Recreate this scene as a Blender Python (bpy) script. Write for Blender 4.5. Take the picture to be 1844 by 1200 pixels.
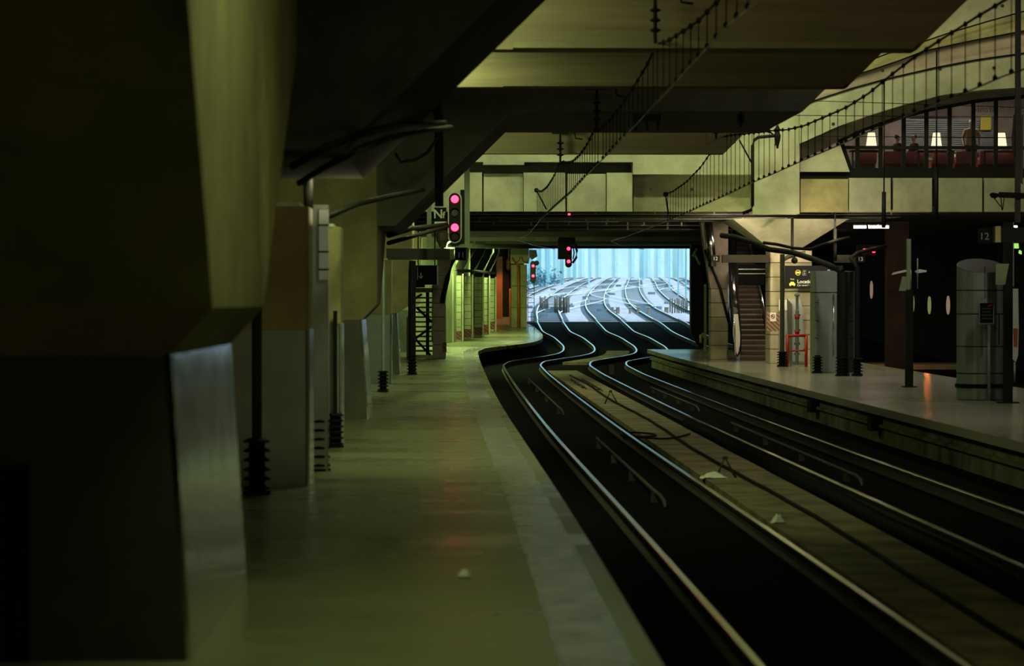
import bpy, math, random
from mathutils import Vector, Matrix
random.seed(7)
for o in list(bpy.data.objects): bpy.data.objects.remove(o)
scene = bpy.context.scene
COL = scene.collection
PI = math.pi

# ------------------------------------------------------------------ camera, exposure, sky, lamps
F = 5000.0                      # focal length in pixels of the 1844 wide frame
VX, VY = 806.0, 545.0           # vanishing point of the tracks
H = 2.65                        # camera above the near rail heads
pitch = math.atan((600 - VY) / F)
yaw = math.atan((922 - VX) / F * math.cos(pitch))
cam_d = bpy.data.cameras.new('camera'); cam = bpy.data.objects.new('camera', cam_d); COL.objects.link(cam)
cam.location = (0, 0, H); cam.rotation_euler = (PI / 2 - pitch, 0, -yaw)
cam_d.sensor_width = 36.0; cam_d.lens = F / 1844 * 36.0
cam_d.clip_start = 0.5; cam_d.clip_end = 2000
cam_d.dof.use_dof = True; cam_d.dof.focus_distance = 92.0; cam_d.dof.aperture_fstop = 2.3
scene.camera = cam
scene.view_settings.view_transform = 'Standard'; scene.view_settings.look = 'None'
scene.view_settings.gamma = 1.0; scene.view_settings.use_curve_mapping = False
scene.view_settings.exposure = 0.0

world = bpy.data.worlds.new('sky'); scene.world = world; world.use_nodes = True
wn = world.node_tree; wn.nodes.clear()
wo = wn.nodes.new('ShaderNodeOutputWorld'); bg = wn.nodes.new('ShaderNodeBackground')
bg.inputs['Color'].default_value = (0.40, 0.80, 0.90, 1); bg.inputs['Strength'].default_value = 1.45
wn.links.new(bg.outputs[0], wo.inputs[0])

sun_d = bpy.data.lights.new('sun', 'SUN'); sun = bpy.data.objects.new('sun', sun_d); COL.objects.link(sun)
sun_d.energy = 3.6; sun_d.color = (0.95, 0.93, 1.0); sun_d.angle = 0.02
sun.rotation_euler = (math.radians(12), math.radians(32), 0)

def area(x, y, h, sx, sy, power, color, rot=(0, 0, 0), spread=180):
    """area lamp: h is the height above the camera"""
    d = bpy.data.lights.new('area_lamp', 'AREA'); o = bpy.data.objects.new('area_lamp', d); COL.objects.link(o)
    d.shape = 'RECTANGLE'; d.size = sx; d.size_y = sy; d.energy = power; d.color = color
    d.spread = math.radians(spread)
    o.location = (x, y, H + h); o.rotation_euler = rot
    return o
def spot(x, y, h, target, power, color, ang=120, r=.06):
    d = bpy.data.lights.new('spot_lamp', 'SPOT'); o = bpy.data.objects.new('spot_lamp', d); COL.objects.link(o)
    d.energy = power; d.color = color; d.spot_size = math.radians(ang); d.spot_blend = .6; d.shadow_soft_size = r
    o.location = (x, y, H+h); o.rotation_euler = (Vector(target)-Vector(o.location)).to_track_quat('-Z', 'Y').to_euler()
    return o
GREEN = (0.80, 1.0, 0.42); YEL = (1.0, 0.92, 0.42); WARM = (1.0, 0.80, 0.55); MINT = (0.74, 1.0, 0.34)
T25 = (math.radians(28), 0, 0)
# tube lamps over the left platform, between the beams
area(0.2, 17.0, 3.9, 1.6, 4.0, 92, GREEN, rot=(math.radians(6), 0, 0))
for (yy, pw) in ((36, 190), (43.5, 120), (61.5, 210), (73, 170), (85, 130)):
    area(-0.2, yy, 3.9, 0.3, 2.0, pw, GREEN, rot=T25)
# lamps under the deck over the far end of the left platform, each behind a girder
for (xx, yy, pw) in ((0.9, 108, 300), (1.0, 117.5, 480), (0.4, 126.5, 480), (3.2, 137, 450)):
    area(xx, yy, 2.97, 0.3, 1.4, pw, MINT, rot=(math.radians(15), 0, 0))
spot(3.0, 148.2, 1.6, (3.0, 150.4, H-1.0), 170, (1.0, 0.30, 0.07), 110)
# lamps above the footbridge, lighting its face from above
for (xx, pw) in ((1.5, 260), (6, 200), (10.5, 220)):
    area(xx, 87.4, 8.8, 2.6, 0.3, pw, (0.86, 1.0, 0.46), rot=(math.radians(32), 0, 0))
for (xx, pw) in ((13.5, 125), (18.5, 95), (23, 60)):
    area(xx, 87.4, 11.0, 2.6, 0.3, pw, (0.96, 0.98, 0.52), rot=(math.radians(32), 0, 0))
# added unseen lamps between the beams, each brightening the face of the next beam
AMB = (1.0, 0.84, 0.42)
UP = (math.radians(75), 0, 0)
area(4.5, 33.5, 4.6, 7.0, 0.4, 24, AMB, rot=UP)
area(3.5, 39.8, 4.9, 7.0, 0.3, 15, AMB, rot=UP)
area(4.0, 46.5, 5.3, 6.0, 0.3, 6, AMB, rot=UP)
area(4.0, 60.0, 4.9, 6.0, 0.3, 14, AMB, rot=UP)
# added unseen lamp low behind the nearest haunch, brightening its underside
area(-1.15, 33.2, 0.9, 0.25, 0.8, 26, (1.0, 0.92, 0.50), rot=(math.radians(181), 0, 0))
# right platform
for (xx, yy, pw) in ((10.8, 95.6, 120), (11.5, 99.9, 60), (14.5, 105.8, 50)):
    area(xx, yy, 2.97, 1.6, 0.25, pw, (1.0, 0.86, 0.62))
for (xx, yy, pw) in ((11.5, 76, 210), (11.5, 65, 130), (11.8, 49, 200)):
    area(xx, yy, 6.0, 0.3, 2.4, pw, (0.98, 0.96, 0.72), rot=T25)
# added unseen spots brightening the stone column, its funnel capital and the stairs
spot(12.3, 90.6, 0.9, (12.6, 94.0, H+3.2), 380, (1.0, 0.80, 0.58), 120)
spot(9.8, 90.8, 1.3, (10.4, 94.0, H+2.9), 170, (0.85, 1.0, 0.35), 130)
spot(14.8, 94.6, 2.5, (12.8, 93.5, H+2.9), 110, (1.0, 0.90, 0.74), 60, .3)
spot(12.6, 89.0, 2.7, (11.6, 95.5, H-1.4), 620, (1.0, 0.84, 0.58), 75, .4)
spot(9.6, 91.0, 2.7, (10.1, 99.0, H-1.2), 420, (1.0, 0.74, 0.56), 80)
# added unseen spots for the yellow blocks and pillar, weak fill near the camera
spot(0.4, 31.9, 3.0, (-1.7, 36, H+.4), 90, (0.85, 1.0, 0.70), 60)
spot(0.9, 22.5, 1.3, (-2.0, 31.8, H+.3), 200, (1.0, 0.92, 0.40), 30)
spot(1.6, 20.5, 0.6, (-1.4, 22.6, H+1.9), 34, (0.95, 0.95, 0.42), 95, .3)
area(-1.0, 4.0, 3.8, 1.2, 0.4, 20, (1.0, 0.80, 0.34), rot=(math.radians(40), 0, 0))
spot(17.6, 101.5, -1.2, (16.2, 99.5, H-2.0), 14, (1.0, 0.22, 0.03), 150)

# ------------------------------------------------------------------ helpers
def P(px, py, Y):
    """point of depth Y that sits at that place of the frame (VP model)"""
    return Vector(((px - VX) * Y / F, Y, H + (VY - py) * Y / F))
def pchip(xs, ys):
    n = len(xs); h = [xs[i+1]-xs[i] for i in range(n-1)]; d = [(ys[i+1]-ys[i])/h[i] for i in range(n-1)]
    m = [d[0]] + [0 if d[i-1]*d[i] <= 0 else 2*d[i-1]*d[i]/(d[i-1]+d[i]) for i in range(1, n-1)] + [d[-1]]
    def f(x):
        if x <= xs[0]: return ys[0] + m[0]*(x-xs[0])
        if x >= xs[-1]: return ys[-1] + m[-1]*(x-xs[-1])
        i = 0
        while x > xs[i+1]: i += 1
        t = (x-xs[i])/h[i]
        return ((1+2*t)*(1-t)**2*ys[i] + t*(1-t)**2*h[i]*m[i] + t*t*(3-2*t)*ys[i+1] + t*t*(t-1)*h[i]*m[i+1])
    return f
zr = pchip([-20, 60, 100, 112, 125, 139, 150, 163, 200, 250, 300, 375, 460, 700], [0, 0, 0.02, 0.10, 0.24, 0.52, 0.98, 1.56, 2.26, 3.19, 4.12, 5.5, 6.7, 9.0])
sh = pchip([-20, 20, 62, 111, 117, 121.5, 125, 129, 134, 139, 145, 153, 160, 168, 185, 210, 280, 375, 460, 700],
           [0.04, 0.04, -0.12, 0, 0.3, 1.25, 2.2, 2.95, 3.37, 3.52, 3.42, 2.96, 2.98, 3.2, 3.7, 4.7, 8.7, 15.2, 21, 38])
PH = 0.55
def pz(Y): return PH + zr(Y)
def left_edge(Y): return 2.24 + sh(Y) - 1.03
def solveY(py):
    lo, hi = 8.0, 160.0
    for _ in range(50):
        m = (lo+hi)/2
        if VY + (H-pz(m))*F/m > py: lo = m
        else: hi = m
    return lo
def B(px, py):
    Y = solveY(py); return Vector(((px-VX)*Y/F, Y, pz(Y)))

class MB:
    def __init__(s): s.v = []; s.f = []; s.sm = []
    def add(s, vs, fs, smooth=False):
        b = len(s.v); s.v += [Vector(v) for v in vs]
        for f in fs: s.f.append([b+i for i in f]); s.sm.append(smooth)
        return s
    def box(s, x0, x1, y0, y1, z0, z1):
        return s.add([(x0,y0,z0),(x1,y0,z0),(x1,y1,z0),(x0,y1,z0),(x0,y0,z1),(x1,y0,z1),(x1,y1,z1),(x0,y1,z1)],
                     [(0,3,2,1),(4,5,6,7),(0,1,5,4),(1,2,6,5),(2,3,7,6),(3,0,4,7)])
    def bbox(s, x0, x1, y0, y1, z0, z1, b=0.02):
        # bevelled box (vertical edges)
        pts = [(x0+b,y0),(x1-b,y0),(x1,y0+b),(x1,y1-b),(x1-b,y1),(x0+b,y1),(x0,y1-b),(x0,y0+b)]
        n = 8
        vs = [(x,y,z0) for x,y in pts] + [(x,y,z1) for x,y in pts]
        return s.add(vs, [tuple(range(n-1,-1,-1)), tuple(range(n,2*n))] + [(i,(i+1)%n,n+(i+1)%n,n+i) for i in range(n)])
    def prism(s, poly, y0, y1):
        """poly in (x, z), extruded from y0 to y1; any winding"""
        a = sum(poly[i][0]*poly[(i+1)%len(poly)][1]-poly[(i+1)%len(poly)][0]*poly[i][1] for i in range(len(poly)))
        if a < 0: poly = poly[::-1]
        n = len(poly)
        vs = [(x,y0,z) for x,z in poly] + [(x,y1,z) for x,z in poly]
        return s.add(vs, [tuple(range(n)), tuple(range(2*n-1,n-1,-1))] + [((i+1)%n,i,n+i,n+(i+1)%n) for i in range(n)])
    def px(s, pts, Y, depth):
        """outline seen at depth Y, real thickness depth"""
        return s.prism([((p[0]-VX)*Y/F, H+(VY-p[1])*Y/F) for p in pts], Y, Y+depth)
    def prismx(s, poly, x0, x1):
        """poly in (y, z)"""
        n = len(poly)
        vs = [(x0,y,z) for y,z in poly] + [(x1,y,z) for y,z in poly]
        return s.add(vs, [tuple(range(n)), tuple(range(2*n-1,n-1,-1))] + [((i+1)%n,i,n+i,n+(i+1)%n) for i in range(n)])
    def hexa(s, b, t):
        """bottom quad, top quad"""
        return s.add(list(b)+list(t), [(3,2,1,0),(4,5,6,7),(0,1,5,4),(1,2,6,5),(2,3,7,6),(3,0,4,7)])
    def tube(s, pts, r, n=8, cap=True):
        pts = [Vector(p) for p in pts]; m = len(pts)
        rs = r if isinstance(r, (list, tuple)) else [r]*m
        vs = []; up = Vector((0,0,1))
        for i, p in enumerate(pts):
            t = (pts[min(i+1,m-1)]-pts[max(i-1,0)])
            if t.length < 1e-9: t = Vector((0,1,0))
            t.normalize()
            a = up if abs(t.dot(up)) < .95 else Vector((1,0,0))
            u = t.cross(a).normalized(); w = t.cross(u).normalized()
            for k in range(n):
                an = 2*PI*k/n; vs.append(p + u*math.cos(an)*rs[i] + w*math.sin(an)*rs[i])
        fs = [(i*n+k, i*n+(k+1)%n, (i+1)*n+(k+1)%n, (i+1)*n+k) for i in range(m-1) for k in range(n)]
        s.add(vs, fs, True)
        if cap:
            b = len(s.v)-len(vs)
            s.f.append([b+k for k in range(n)]); s.sm.append(False)
            s.f.append([b+(m-1)*n+k for k in range(n-1,-1,-1)]); s.sm.append(False)
        return s
    def lathe(s, cx, cy, prof, n=20, axis='z', cz=0):
        """prof [(r, z)] about a vertical axis, or along y with axis='y' (prof (r, y))"""
        vs = []
        for r, z in prof:
            for k in range(n):
                a = 2*PI*k/n
                if axis == 'z': vs.append((cx+r*math.cos(a), cy+r*math.sin(a), z))
                else: vs.append((cx+r*math.cos(a), z, cz+r*math.sin(a)))
        m = len(prof)
        fs = [(i*n+k, i*n+(k+1)%n, (i+1)*n+(k+1)%n, (i+1)*n+k) for i in range(m-1) for k in range(n)]
        s.add(vs, fs, False)
        b = len(s.v)-len(vs)
        s.f.append([b+k for k in range(n-1,-1,-1)]); s.sm.append(False)
        s.f.append([b+(m-1)*n+k for k in range(n)]); s.sm.append(False)
        return s
    def sweep(s, prof, ys, fx, fz):
        """profile (dx, dz) swept along depth ys with centre fx(Y), fz(Y)"""
        n = len(prof); vs = []
        for Y in ys:
            vs += [(fx(Y)+dx, Y, fz(Y)+dz) for dx, dz in prof]
        fs = [(i*n+k, i*n+(k+1)%n, (i+1)*n+(k+1)%n, (i+1)*n+k) for i in range(len(ys)-1) for k in range(n)]
        fs += [tuple(range(n-1,-1,-1)), tuple((len(ys)-1)*n+k for k in range(n))]
        return s.add(vs, fs)
    def build(s, name, m, parent=None, origin=None):
        if parent is not None: org = Vector(parent['_o'])
        elif origin is not None: org = Vector(origin)
        else:
            xs = [v.x for v in s.v]; ys = [v.y for v in s.v]; zs = [v.z for v in s.v]
            org = Vector(((min(xs)+max(xs))/2, (min(ys)+max(ys))/2, min(zs)))
        me = bpy.data.meshes.new(name); me.from_pydata([tuple(v-org) for v in s.v], [], s.f)
        for i, p in enumerate(me.polygons): p.use_smooth = s.sm[i]
        me.materials.append(m); me.update()
        import bmesh
        bm = bmesh.new(); bm.from_mesh(me); bmesh.ops.recalc_face_normals(bm, faces=bm.faces); bm.to_mesh(me); bm.free()
        o = bpy.data.objects.new(name, me); COL.objects.link(o)
        o['_o'] = tuple(org)
        if parent is not None: o.parent = parent
        else: o.location = org
        return o
def tag(o, label, cat, group=None, kind=None):
    if label: o['label'] = label
    if cat: o['category'] = cat
    if group: o['group'] = group
    if kind: o['kind'] = kind
    return o
def thing(name, label, cat, loc, group=None):
    o = bpy.data.objects.new(name, None); COL.objects.link(o); o.location = loc; o['_o'] = tuple(loc)
    o.empty_display_size = 0.2
    return tag(o, label, cat, group)
def struct(o):
    o['kind'] = 'structure'; return o
def lab(o, t): o['label'] = t; return o
def copy_tree(o, parent=None):
    c = o.copy(); COL.objects.link(c)
    if parent is not None: c.parent = parent
    for ch in [x for x in o.children]: copy_tree(ch, c)
    return c
def text_mesh(name, body, m, parent, center, size, depth=0.01, mirror=False, align='CENTER', bold=0.0):
    cu = bpy.data.curves.new(name, 'FONT'); cu.body = body; cu.size = size; cu.extrude = depth; cu.align_x = align; cu.align_y = 'CENTER'
    cu.offset = bold
    t = bpy.data.objects.new(name, cu); COL.objects.link(t)
    dg = bpy.context.evaluated_depsgraph_get(); me = bpy.data.meshes.new_from_object(t.evaluated_get(dg))
    bpy.data.objects.remove(t)
    c = Vector(center) - Vector(parent['_o'])
    for v in me.vertices:
        x, y, z = v.co; v.co = (c.x + (-x if mirror else x), c.y - z, c.z + y)
    me.materials.clear(); me.materials.append(m)
    o = bpy.data.objects.new(name, me); COL.objects.link(o); o.parent = parent; o['_o'] = parent['_o']
    return o

# ------------------------------------------------------------------ materials
def mat(name, col, rough=0.7, metal=0.0, var=0.25, scale=1.2, col2=None, bump=0.15, bscale=12, emit=None, es=1.0, spec=0.5, stretch=(1,1,1), rvar=0.0):
    m = bpy.data.materials.new(name); m.use_nodes = True; nt = m.node_tree; N = nt.nodes; L = nt.links
    b = N['Principled BSDF']
    b.inputs['Roughness'].default_value = rough; b.inputs['Metallic'].default_value = metal
    b.inputs['Specular IOR Level'].default_value = spec
    if emit:
        b.inputs['Base Color'].default_value = (*col, 1)
        b.inputs['Emission Color'].default_value = (*emit, 1); b.inputs['Emission Strength'].default_value = es
        return m
    tc = N.new('ShaderNodeTexCoord'); geo = N.new('ShaderNodeNewGeometry'); mp = N.new('ShaderNodeMapping')
    mp.inputs['Scale'].default_value = stretch
    L.new(geo.outputs['Position'], mp.inputs['Vector'])
    n1 = N.new('ShaderNodeTexNoise'); n1.inputs['Scale'].default_value = scale; n1.inputs['Detail'].default_value = 6; n1.inputs['Roughness'].default_value = 0.65
    L.new(mp.outputs[0], n1.inputs['Vector'])
    r = N.new('ShaderNodeValToRGB'); r.color_ramp.elements[0].position = 0.3; r.color_ramp.elements[1].position = 0.72
    c2 = col2 or tuple(c*(1-var*1.6) for c in col)
    r.color_ramp.elements[0].color = (*c2, 1); r.color_ramp.elements[1].color = (*[min(1, c*(1+var*.4)) for c in col], 1)
    L.new(n1.outputs['Fac'], r.inputs['Fac']); L.new(r.outputs[0], b.inputs['Base Color'])
    if rvar:
        mr = N.new('ShaderNodeMapRange'); mr.inputs['From Min'].default_value = .3; mr.inputs['From Max'].default_value = .7
        mr.inputs['To Min'].default_value = max(0.03, rough-rvar); mr.inputs['To Max'].default_value = rough+rvar
        L.new(n1.outputs['Fac'], mr.inputs['Value']); L.new(mr.outputs[0], b.inputs['Roughness'])
    if bump:
        n2 = N.new('ShaderNodeTexNoise'); n2.inputs['Scale'].default_value = bscale; n2.inputs['Detail'].default_value = 4
        L.new(mp.outputs[0], n2.inputs['Vector'])
        bp = N.new('ShaderNodeBump'); bp.inputs['Strength'].default_value = bump; bp.inputs['Distance'].default_value = 0.02
        L.new(n2.outputs['Fac'], bp.inputs['Height']); L.new(bp.outputs[0], b.inputs['Normal'])
    return m
M = {}
M['concrete'] = mat('concrete', (0.30, 0.27, 0.17), 0.75, var=0.3, scale=0.9, bump=0.3, stretch=(1,1,2.2))
M['concrete_pale'] = mat('concrete_pale', (0.40, 0.38, 0.27), 0.75, var=0.28, scale=0.7, bump=0.25)
M['concrete_yellow'] = mat('concrete_yellow', (0.34, 0.29, 0.13), 0.7, var=0.3, scale=1.1, bump=0.3)
M['concrete_pink'] = mat('concrete_pink', (0.40, 0.30, 0.25), 0.75, var=0.2, scale=1.0)
M['concrete_dark'] = mat('concrete_dark', (0.13, 0.125, 0.095), 0.8, var=0.3, scale=1.0)
M['concrete_blackish'] = mat('blackish_concrete', (0.06, 0.06, 0.048), 0.85, var=0.4, scale=1.0, spec=.2)  # very dark concrete tone of the nearest beam
M['concrete_green'] = mat('concrete_green', (0.32, 0.36, 0.20), 0.75, var=0.25, scale=1.4)
M['board'] = mat('board_marked_concrete', (0.20, 0.16, 0.09), 0.8, var=0.35, scale=0.5, bump=0.4, bscale=5, stretch=(0.25,1,4))
M['stone'] = mat('stone_cladding', (0.42, 0.36, 0.24), 0.6, var=0.2, scale=2.0)
M['stone_brown'] = mat('brown_stone', (0.30, 0.24, 0.19), 0.6, var=0.25, scale=2.0)
M['groove_shadow'] = mat('shadow_band_concrete', (0.075,0.075,0.055), .9, spec=.1)
M['joint'] = mat('joint', (0.02, 0.02, 0.018), 0.9, bump=0)
M['platform'] = mat('platform_floor', (0.20, 0.22, 0.12), 0.30, var=0.4, scale=0.6, bump=0.05, bscale=6, spec=0.5, rvar=0.10, col2=(0.10,0.095,0.055), stretch=(0.35,1,1))
M['coping'] = mat('platform_coping', (0.31, 0.295, 0.33), 0.24, var=0.35, scale=1.6, bump=0.1)
M['plat_r'] = mat('right_platform_floor', (0.34, 0.31, 0.25), 0.22, var=0.12, scale=0.25, bump=0.0, spec=0.6, rvar=0.03)
M['wall_black'] = mat('blackish_wall', (0.022, 0.020, 0.018), 0.95, var=0.4, scale=0.6, bump=0, spec=.05)  # near-black matte wall colour
M['pier_brown'] = mat('dark_brown_pier', (0.05, 0.032, 0.022), 0.9, var=0.3, spec=.1)  # dark brown pier colour
M['edge_wall'] = mat('platform_side', (0.16, 0.15, 0.08), 0.85, var=0.6, scale=1.3, bump=0.6, stretch=(1,1,.5), col2=(0.02,0.02,0.014))
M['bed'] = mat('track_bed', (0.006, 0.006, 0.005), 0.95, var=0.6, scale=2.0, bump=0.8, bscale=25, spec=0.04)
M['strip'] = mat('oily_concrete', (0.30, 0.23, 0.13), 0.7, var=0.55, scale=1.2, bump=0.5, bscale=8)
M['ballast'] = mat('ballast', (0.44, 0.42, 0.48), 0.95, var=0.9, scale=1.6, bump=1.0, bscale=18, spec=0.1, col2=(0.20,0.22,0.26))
M['rail'] = mat('rail_steel', (0.58, 0.57, 0.53), 0.17, 1.0, var=0.1, scale=3, bump=0.03, bscale=3)
M['rail_web'] = mat('rusty_rail_web', (0.035, 0.025, 0.018), 0.8, var=0.4, scale=6)
M['rail_glint'] = mat('sun_glint_rail', (0.92, 0.95, 0.93), 0.4, 0.25, var=0.1)  # near-white colour stands in for sun glint on the yard rail heads
M['sleeper'] = mat('concrete_sleeper', (0.20, 0.27, 0.34), 0.9, var=0.3, scale=2)
M['steel'] = mat('scratched_steel', (0.80, 0.82, 0.88), 0.14, 1.0, var=0.25, scale=2.2, bump=0.32, bscale=3.0, stretch=(1,.5,.8), rvar=0.05)
M['steel_grey'] = mat('grey_steel_panel', (0.30, 0.33, 0.31), 0.4, 0.3, var=0.15, scale=1.2, bump=0.05)
M['chrome'] = mat('bright_steel', (0.80, 0.78, 0.74), 0.18, 1.0, var=0.05, bump=0)
M['black'] = mat('black_rubber', (0.007, 0.007, 0.007), 0.7, var=0.2, bump=0.1, spec=0.12)
M['black_metal'] = mat('black_metal', (0.010, 0.0095, 0.008), 0.6, 0.0, var=0.2, bump=0.05, spec=0.15)
M['brown_metal'] = mat('brown_metal', (0.06, 0.048, 0.028), 0.6, 0.0, var=0.3, bump=0.1)
M['blackish_metal'] = mat('blackish_metal', (0.03, 0.026, 0.018), 0.7, var=.3, spec=.1)  # near-black brown metal of the number beam
M['wire'] = mat('wire', (0.008, 0.008, 0.007), 0.6, 0.0, var=0.1, bump=0, spec=.1)
M['copper'] = mat('contact_wire', (0.20, 0.19, 0.17), 0.25, 0.9, var=0.1, bump=0)
M['white'] = mat('white_paint', (0.62, 0.62, 0.56), 0.5, var=0.08, bump=0)
M['paper'] = mat('paper', (0.85, 0.84, 0.74), 0.8, var=0.05, bump=0)
M['sign'] = mat('sign_face', (0.006, 0.006, 0.007), 0.6, var=0.1, bump=0, spec=0.08)
M['letters'] = mat('sign_letters', (0.55, 0.55, 0.50), 0.5, var=0.02, bump=0)
M['yellow_letters'] = mat('yellow_sign_mark', (0.60, 0.50, 0.04), 0.5, var=0.02, bump=0)
M['red'] = mat('red_paint', (0.55, 0.015, 0.012), 0.4, var=0.12, bump=0)
M['green_metal'] = mat('green_grey_paint', (0.20, 0.24, 0.15), 0.5, var=0.2)
M['green_cable'] = mat('yellow_green_paint', (0.30, 0.36, 0.05), 0.5, var=0.2)
M['orange'] = mat('orange_pipe', (0.36, 0.10, 0.02), 0.5, var=0.25)
M['stair'] = mat('brown_stair', (0.13, 0.085, 0.06), 0.55, var=0.25)
M['sofa'] = mat('red_sofa', (0.48, 0.17, 0.15), 0.45, var=0.2)
M['lamp_red'] = mat('red_signal_light', (0.1,0,0), emit=(1.0, 0.020, 0.055), es=10)
M['lamp_red_dim'] = mat('unlit_lens', (0.03, 0.004, 0.004), 0.2, bump=0)
M['tube'] = mat('fluorescent_tube', (1,1,1), emit=(1.0, 0.97, 0.85), es=7)
M['shade'] = mat('lit_lampshade', (1,1,1), emit=(1.0, 0.86, 0.60), es=2.2)
M['oval'] = mat('wall_light_pink', (1,1,1), emit=(1.0, 0.55, 0.42), es=0.2)
M['oval_y'] = mat('wall_light_yellow', (1,1,1), emit=(0.85, 0.80, 0.25), es=0.16)
M['green_lit'] = mat('green_lit_sign', (1,1,1), emit=(0.30, 0.80, 0.12), es=1.0)
M['skin'] = mat('skin', (0.45, 0.28, 0.20), 0.6, var=0.05, bump=0)
M['ochre'] = mat('ochre_cloth', (0.34, 0.24, 0.13), 0.9, var=0.15)
M['dark_cloth'] = mat('dark_cloth', (0.03, 0.03, 0.035), 0.9, var=0.2)
M['orange_cloth'] = mat('orange_bag', (0.55, 0.20, 0.03), 0.8, var=0.15)
M['hair'] = mat('grey_hair', (0.45, 0.43, 0.40), 0.8, var=0.2)
M['dark_hair'] = mat('dark_hair', (0.03, 0.022, 0.018), 0.8, var=0.2)
M['haze_wall'] = mat('hazy_pale_facade', (0.75, 0.88, 0.90), 0.9, var=0.12, scale=0.15, bump=0)  # distance haze is put into these pale blue building and mast colours
M['haze_blue'] = mat('hazy_blue', (0.38, 0.66, 0.76), 0.9, var=0.3, scale=0.2, bump=0, stretch=(1,1,.3))
M['haze_mid'] = mat('hazy_window_bay', (0.60, 0.80, 0.85), 0.9, var=0.1, bump=0)
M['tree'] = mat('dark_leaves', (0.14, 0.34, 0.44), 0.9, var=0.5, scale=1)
def glass(name):
    m = bpy.data.materials.new(name); m.use_nodes = True; nt = m.node_tree; N = nt.nodes; L = nt.links; N.clear()
    o = N.new('ShaderNodeOutputMaterial'); mx = N.new('ShaderNodeMixShader'); t = N.new('ShaderNodeBsdfTransparent'); g = N.new('ShaderNodeBsdfGlossy')
    g.inputs['Roughness'].default_value = 0.05; t.inputs['Color'].default_value = (0.75,0.78,0.76,1)
    mx.inputs[0].default_value = 0.12
    L.new(t.outputs[0], mx.inputs[1]); L.new(g.outputs[0], mx.inputs[2]); L.new(mx.outputs[0], o.inputs[0]); return m
M['glass'] = glass('window_glass')
def stripes(name, c1, c2, f, ang):
    m = bpy.data.materials.new(name); m.use_nodes = True; nt = m.node_tree; N = nt.nodes; L = nt.links; b = N['Principled BSDF']
    geo = N.new('ShaderNodeNewGeometry'); w = N.new('ShaderNodeTexWave'); mp = N.new('ShaderNodeMapping')
    mp.inputs['Rotation'].default_value = (0, ang, 0); w.inputs['Scale'].default_value = f; w.bands_direction = 'X'
    r = N.new('ShaderNodeValToRGB'); r.color_ramp.interpolation = 'CONSTANT'; r.color_ramp.elements[1].position = 0.5
    r.color_ramp.elements[0].color = (*c1,1); r.color_ramp.elements[1].color = (*c2,1)
    L.new(geo.outputs['Position'], mp.inputs[0]); L.new(mp.outputs[0], w.inputs[0]); L.new(w.outputs[0], r.inputs[0]); L.new(r.outputs[0], b.inputs['Base Color']); b.inputs['Roughness'].default_value = .6
    return m
M['hazard'] = stripes('red_black_hazard', (0.02,0.02,0.02), (0.22,0.04,0.02), 2.3, 0.9)
M['hazard_brown'] = stripes('brown_beige_stripes', (0.13,0.07,0.045), (0.34,0.20,0.12), 3.0, 0.8)

# ------------------------------------------------------------------ setting: floors, walls, ceiling
def frange(a, b, d):
    r = []; x = a
    while x < b-1e-6: r.append(x); x += d
    r.append(b); return r
YS_IN = frange(-8, 100, 6) + frange(102, 166, 1.5)
ROOFY = 165.0
mb = MB()
def strip_mesh(mb, ys, fx0, fx1, fz):
    vs = []; fs = []
    for i, Y in enumerate(ys):
        vs += [(fx0(Y), Y, fz(Y)), (fx1(Y), Y, fz(Y)), (fx0(Y), Y, fz(Y)-.3), (fx1(Y), Y, fz(Y)-.3)]
        if i: a = 4*(i-1); b = 4*i; fs += [(a, a+1, b+1, b), (a+2, b+2, b+3, a+3), (a, b, b+2, a+2), (a+1, a+3, b+3, b+1)]
    return mb.add(vs, fs)
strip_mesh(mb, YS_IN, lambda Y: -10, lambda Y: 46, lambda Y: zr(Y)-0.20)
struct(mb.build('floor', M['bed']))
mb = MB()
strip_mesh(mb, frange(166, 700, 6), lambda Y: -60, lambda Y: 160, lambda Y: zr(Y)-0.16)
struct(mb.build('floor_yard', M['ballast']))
struct(MB().box(-10.3, -10, -8, 170, -1, H+12).build('wall_left', M['concrete_dark']))
struct(MB().box(46, 46.3, -8, 170, -1, H+12).build('wall_right', M['concrete_dark']))
struct(MB().box(-10, 46, -8.3, -8, -1, H+12).build('wall_back', M['concrete_dark']))
struct(MB().box(-10.3, 46.3, -8.3, 92.6, H+11.6, H+12).build('ceiling', M['concrete_dark']))
struct(MB().box(-10.3, 46.3, 93.0, ROOFY+1, H+3.22, H+3.9).build('ceiling_deck', M['concrete_dark']))
mb = MB(); mb.box(-10, 4.55, ROOFY, ROOFY+.6, -1, H+3.22)
struct(mb.build('wall_far_left', M['concrete_dark']))
mb = MB(); mb.box(14.45, 46, ROOFY, ROOFY+.6, -1, H+3.22)
struct(mb.build('wall_far_right', M['wall_black']))
mb = MB(); mb.box(22.6, 23.0, 96, ROOFY, -1, H+3.22)
struct(mb.build('wall_track_side', M['wall_black']))

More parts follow.
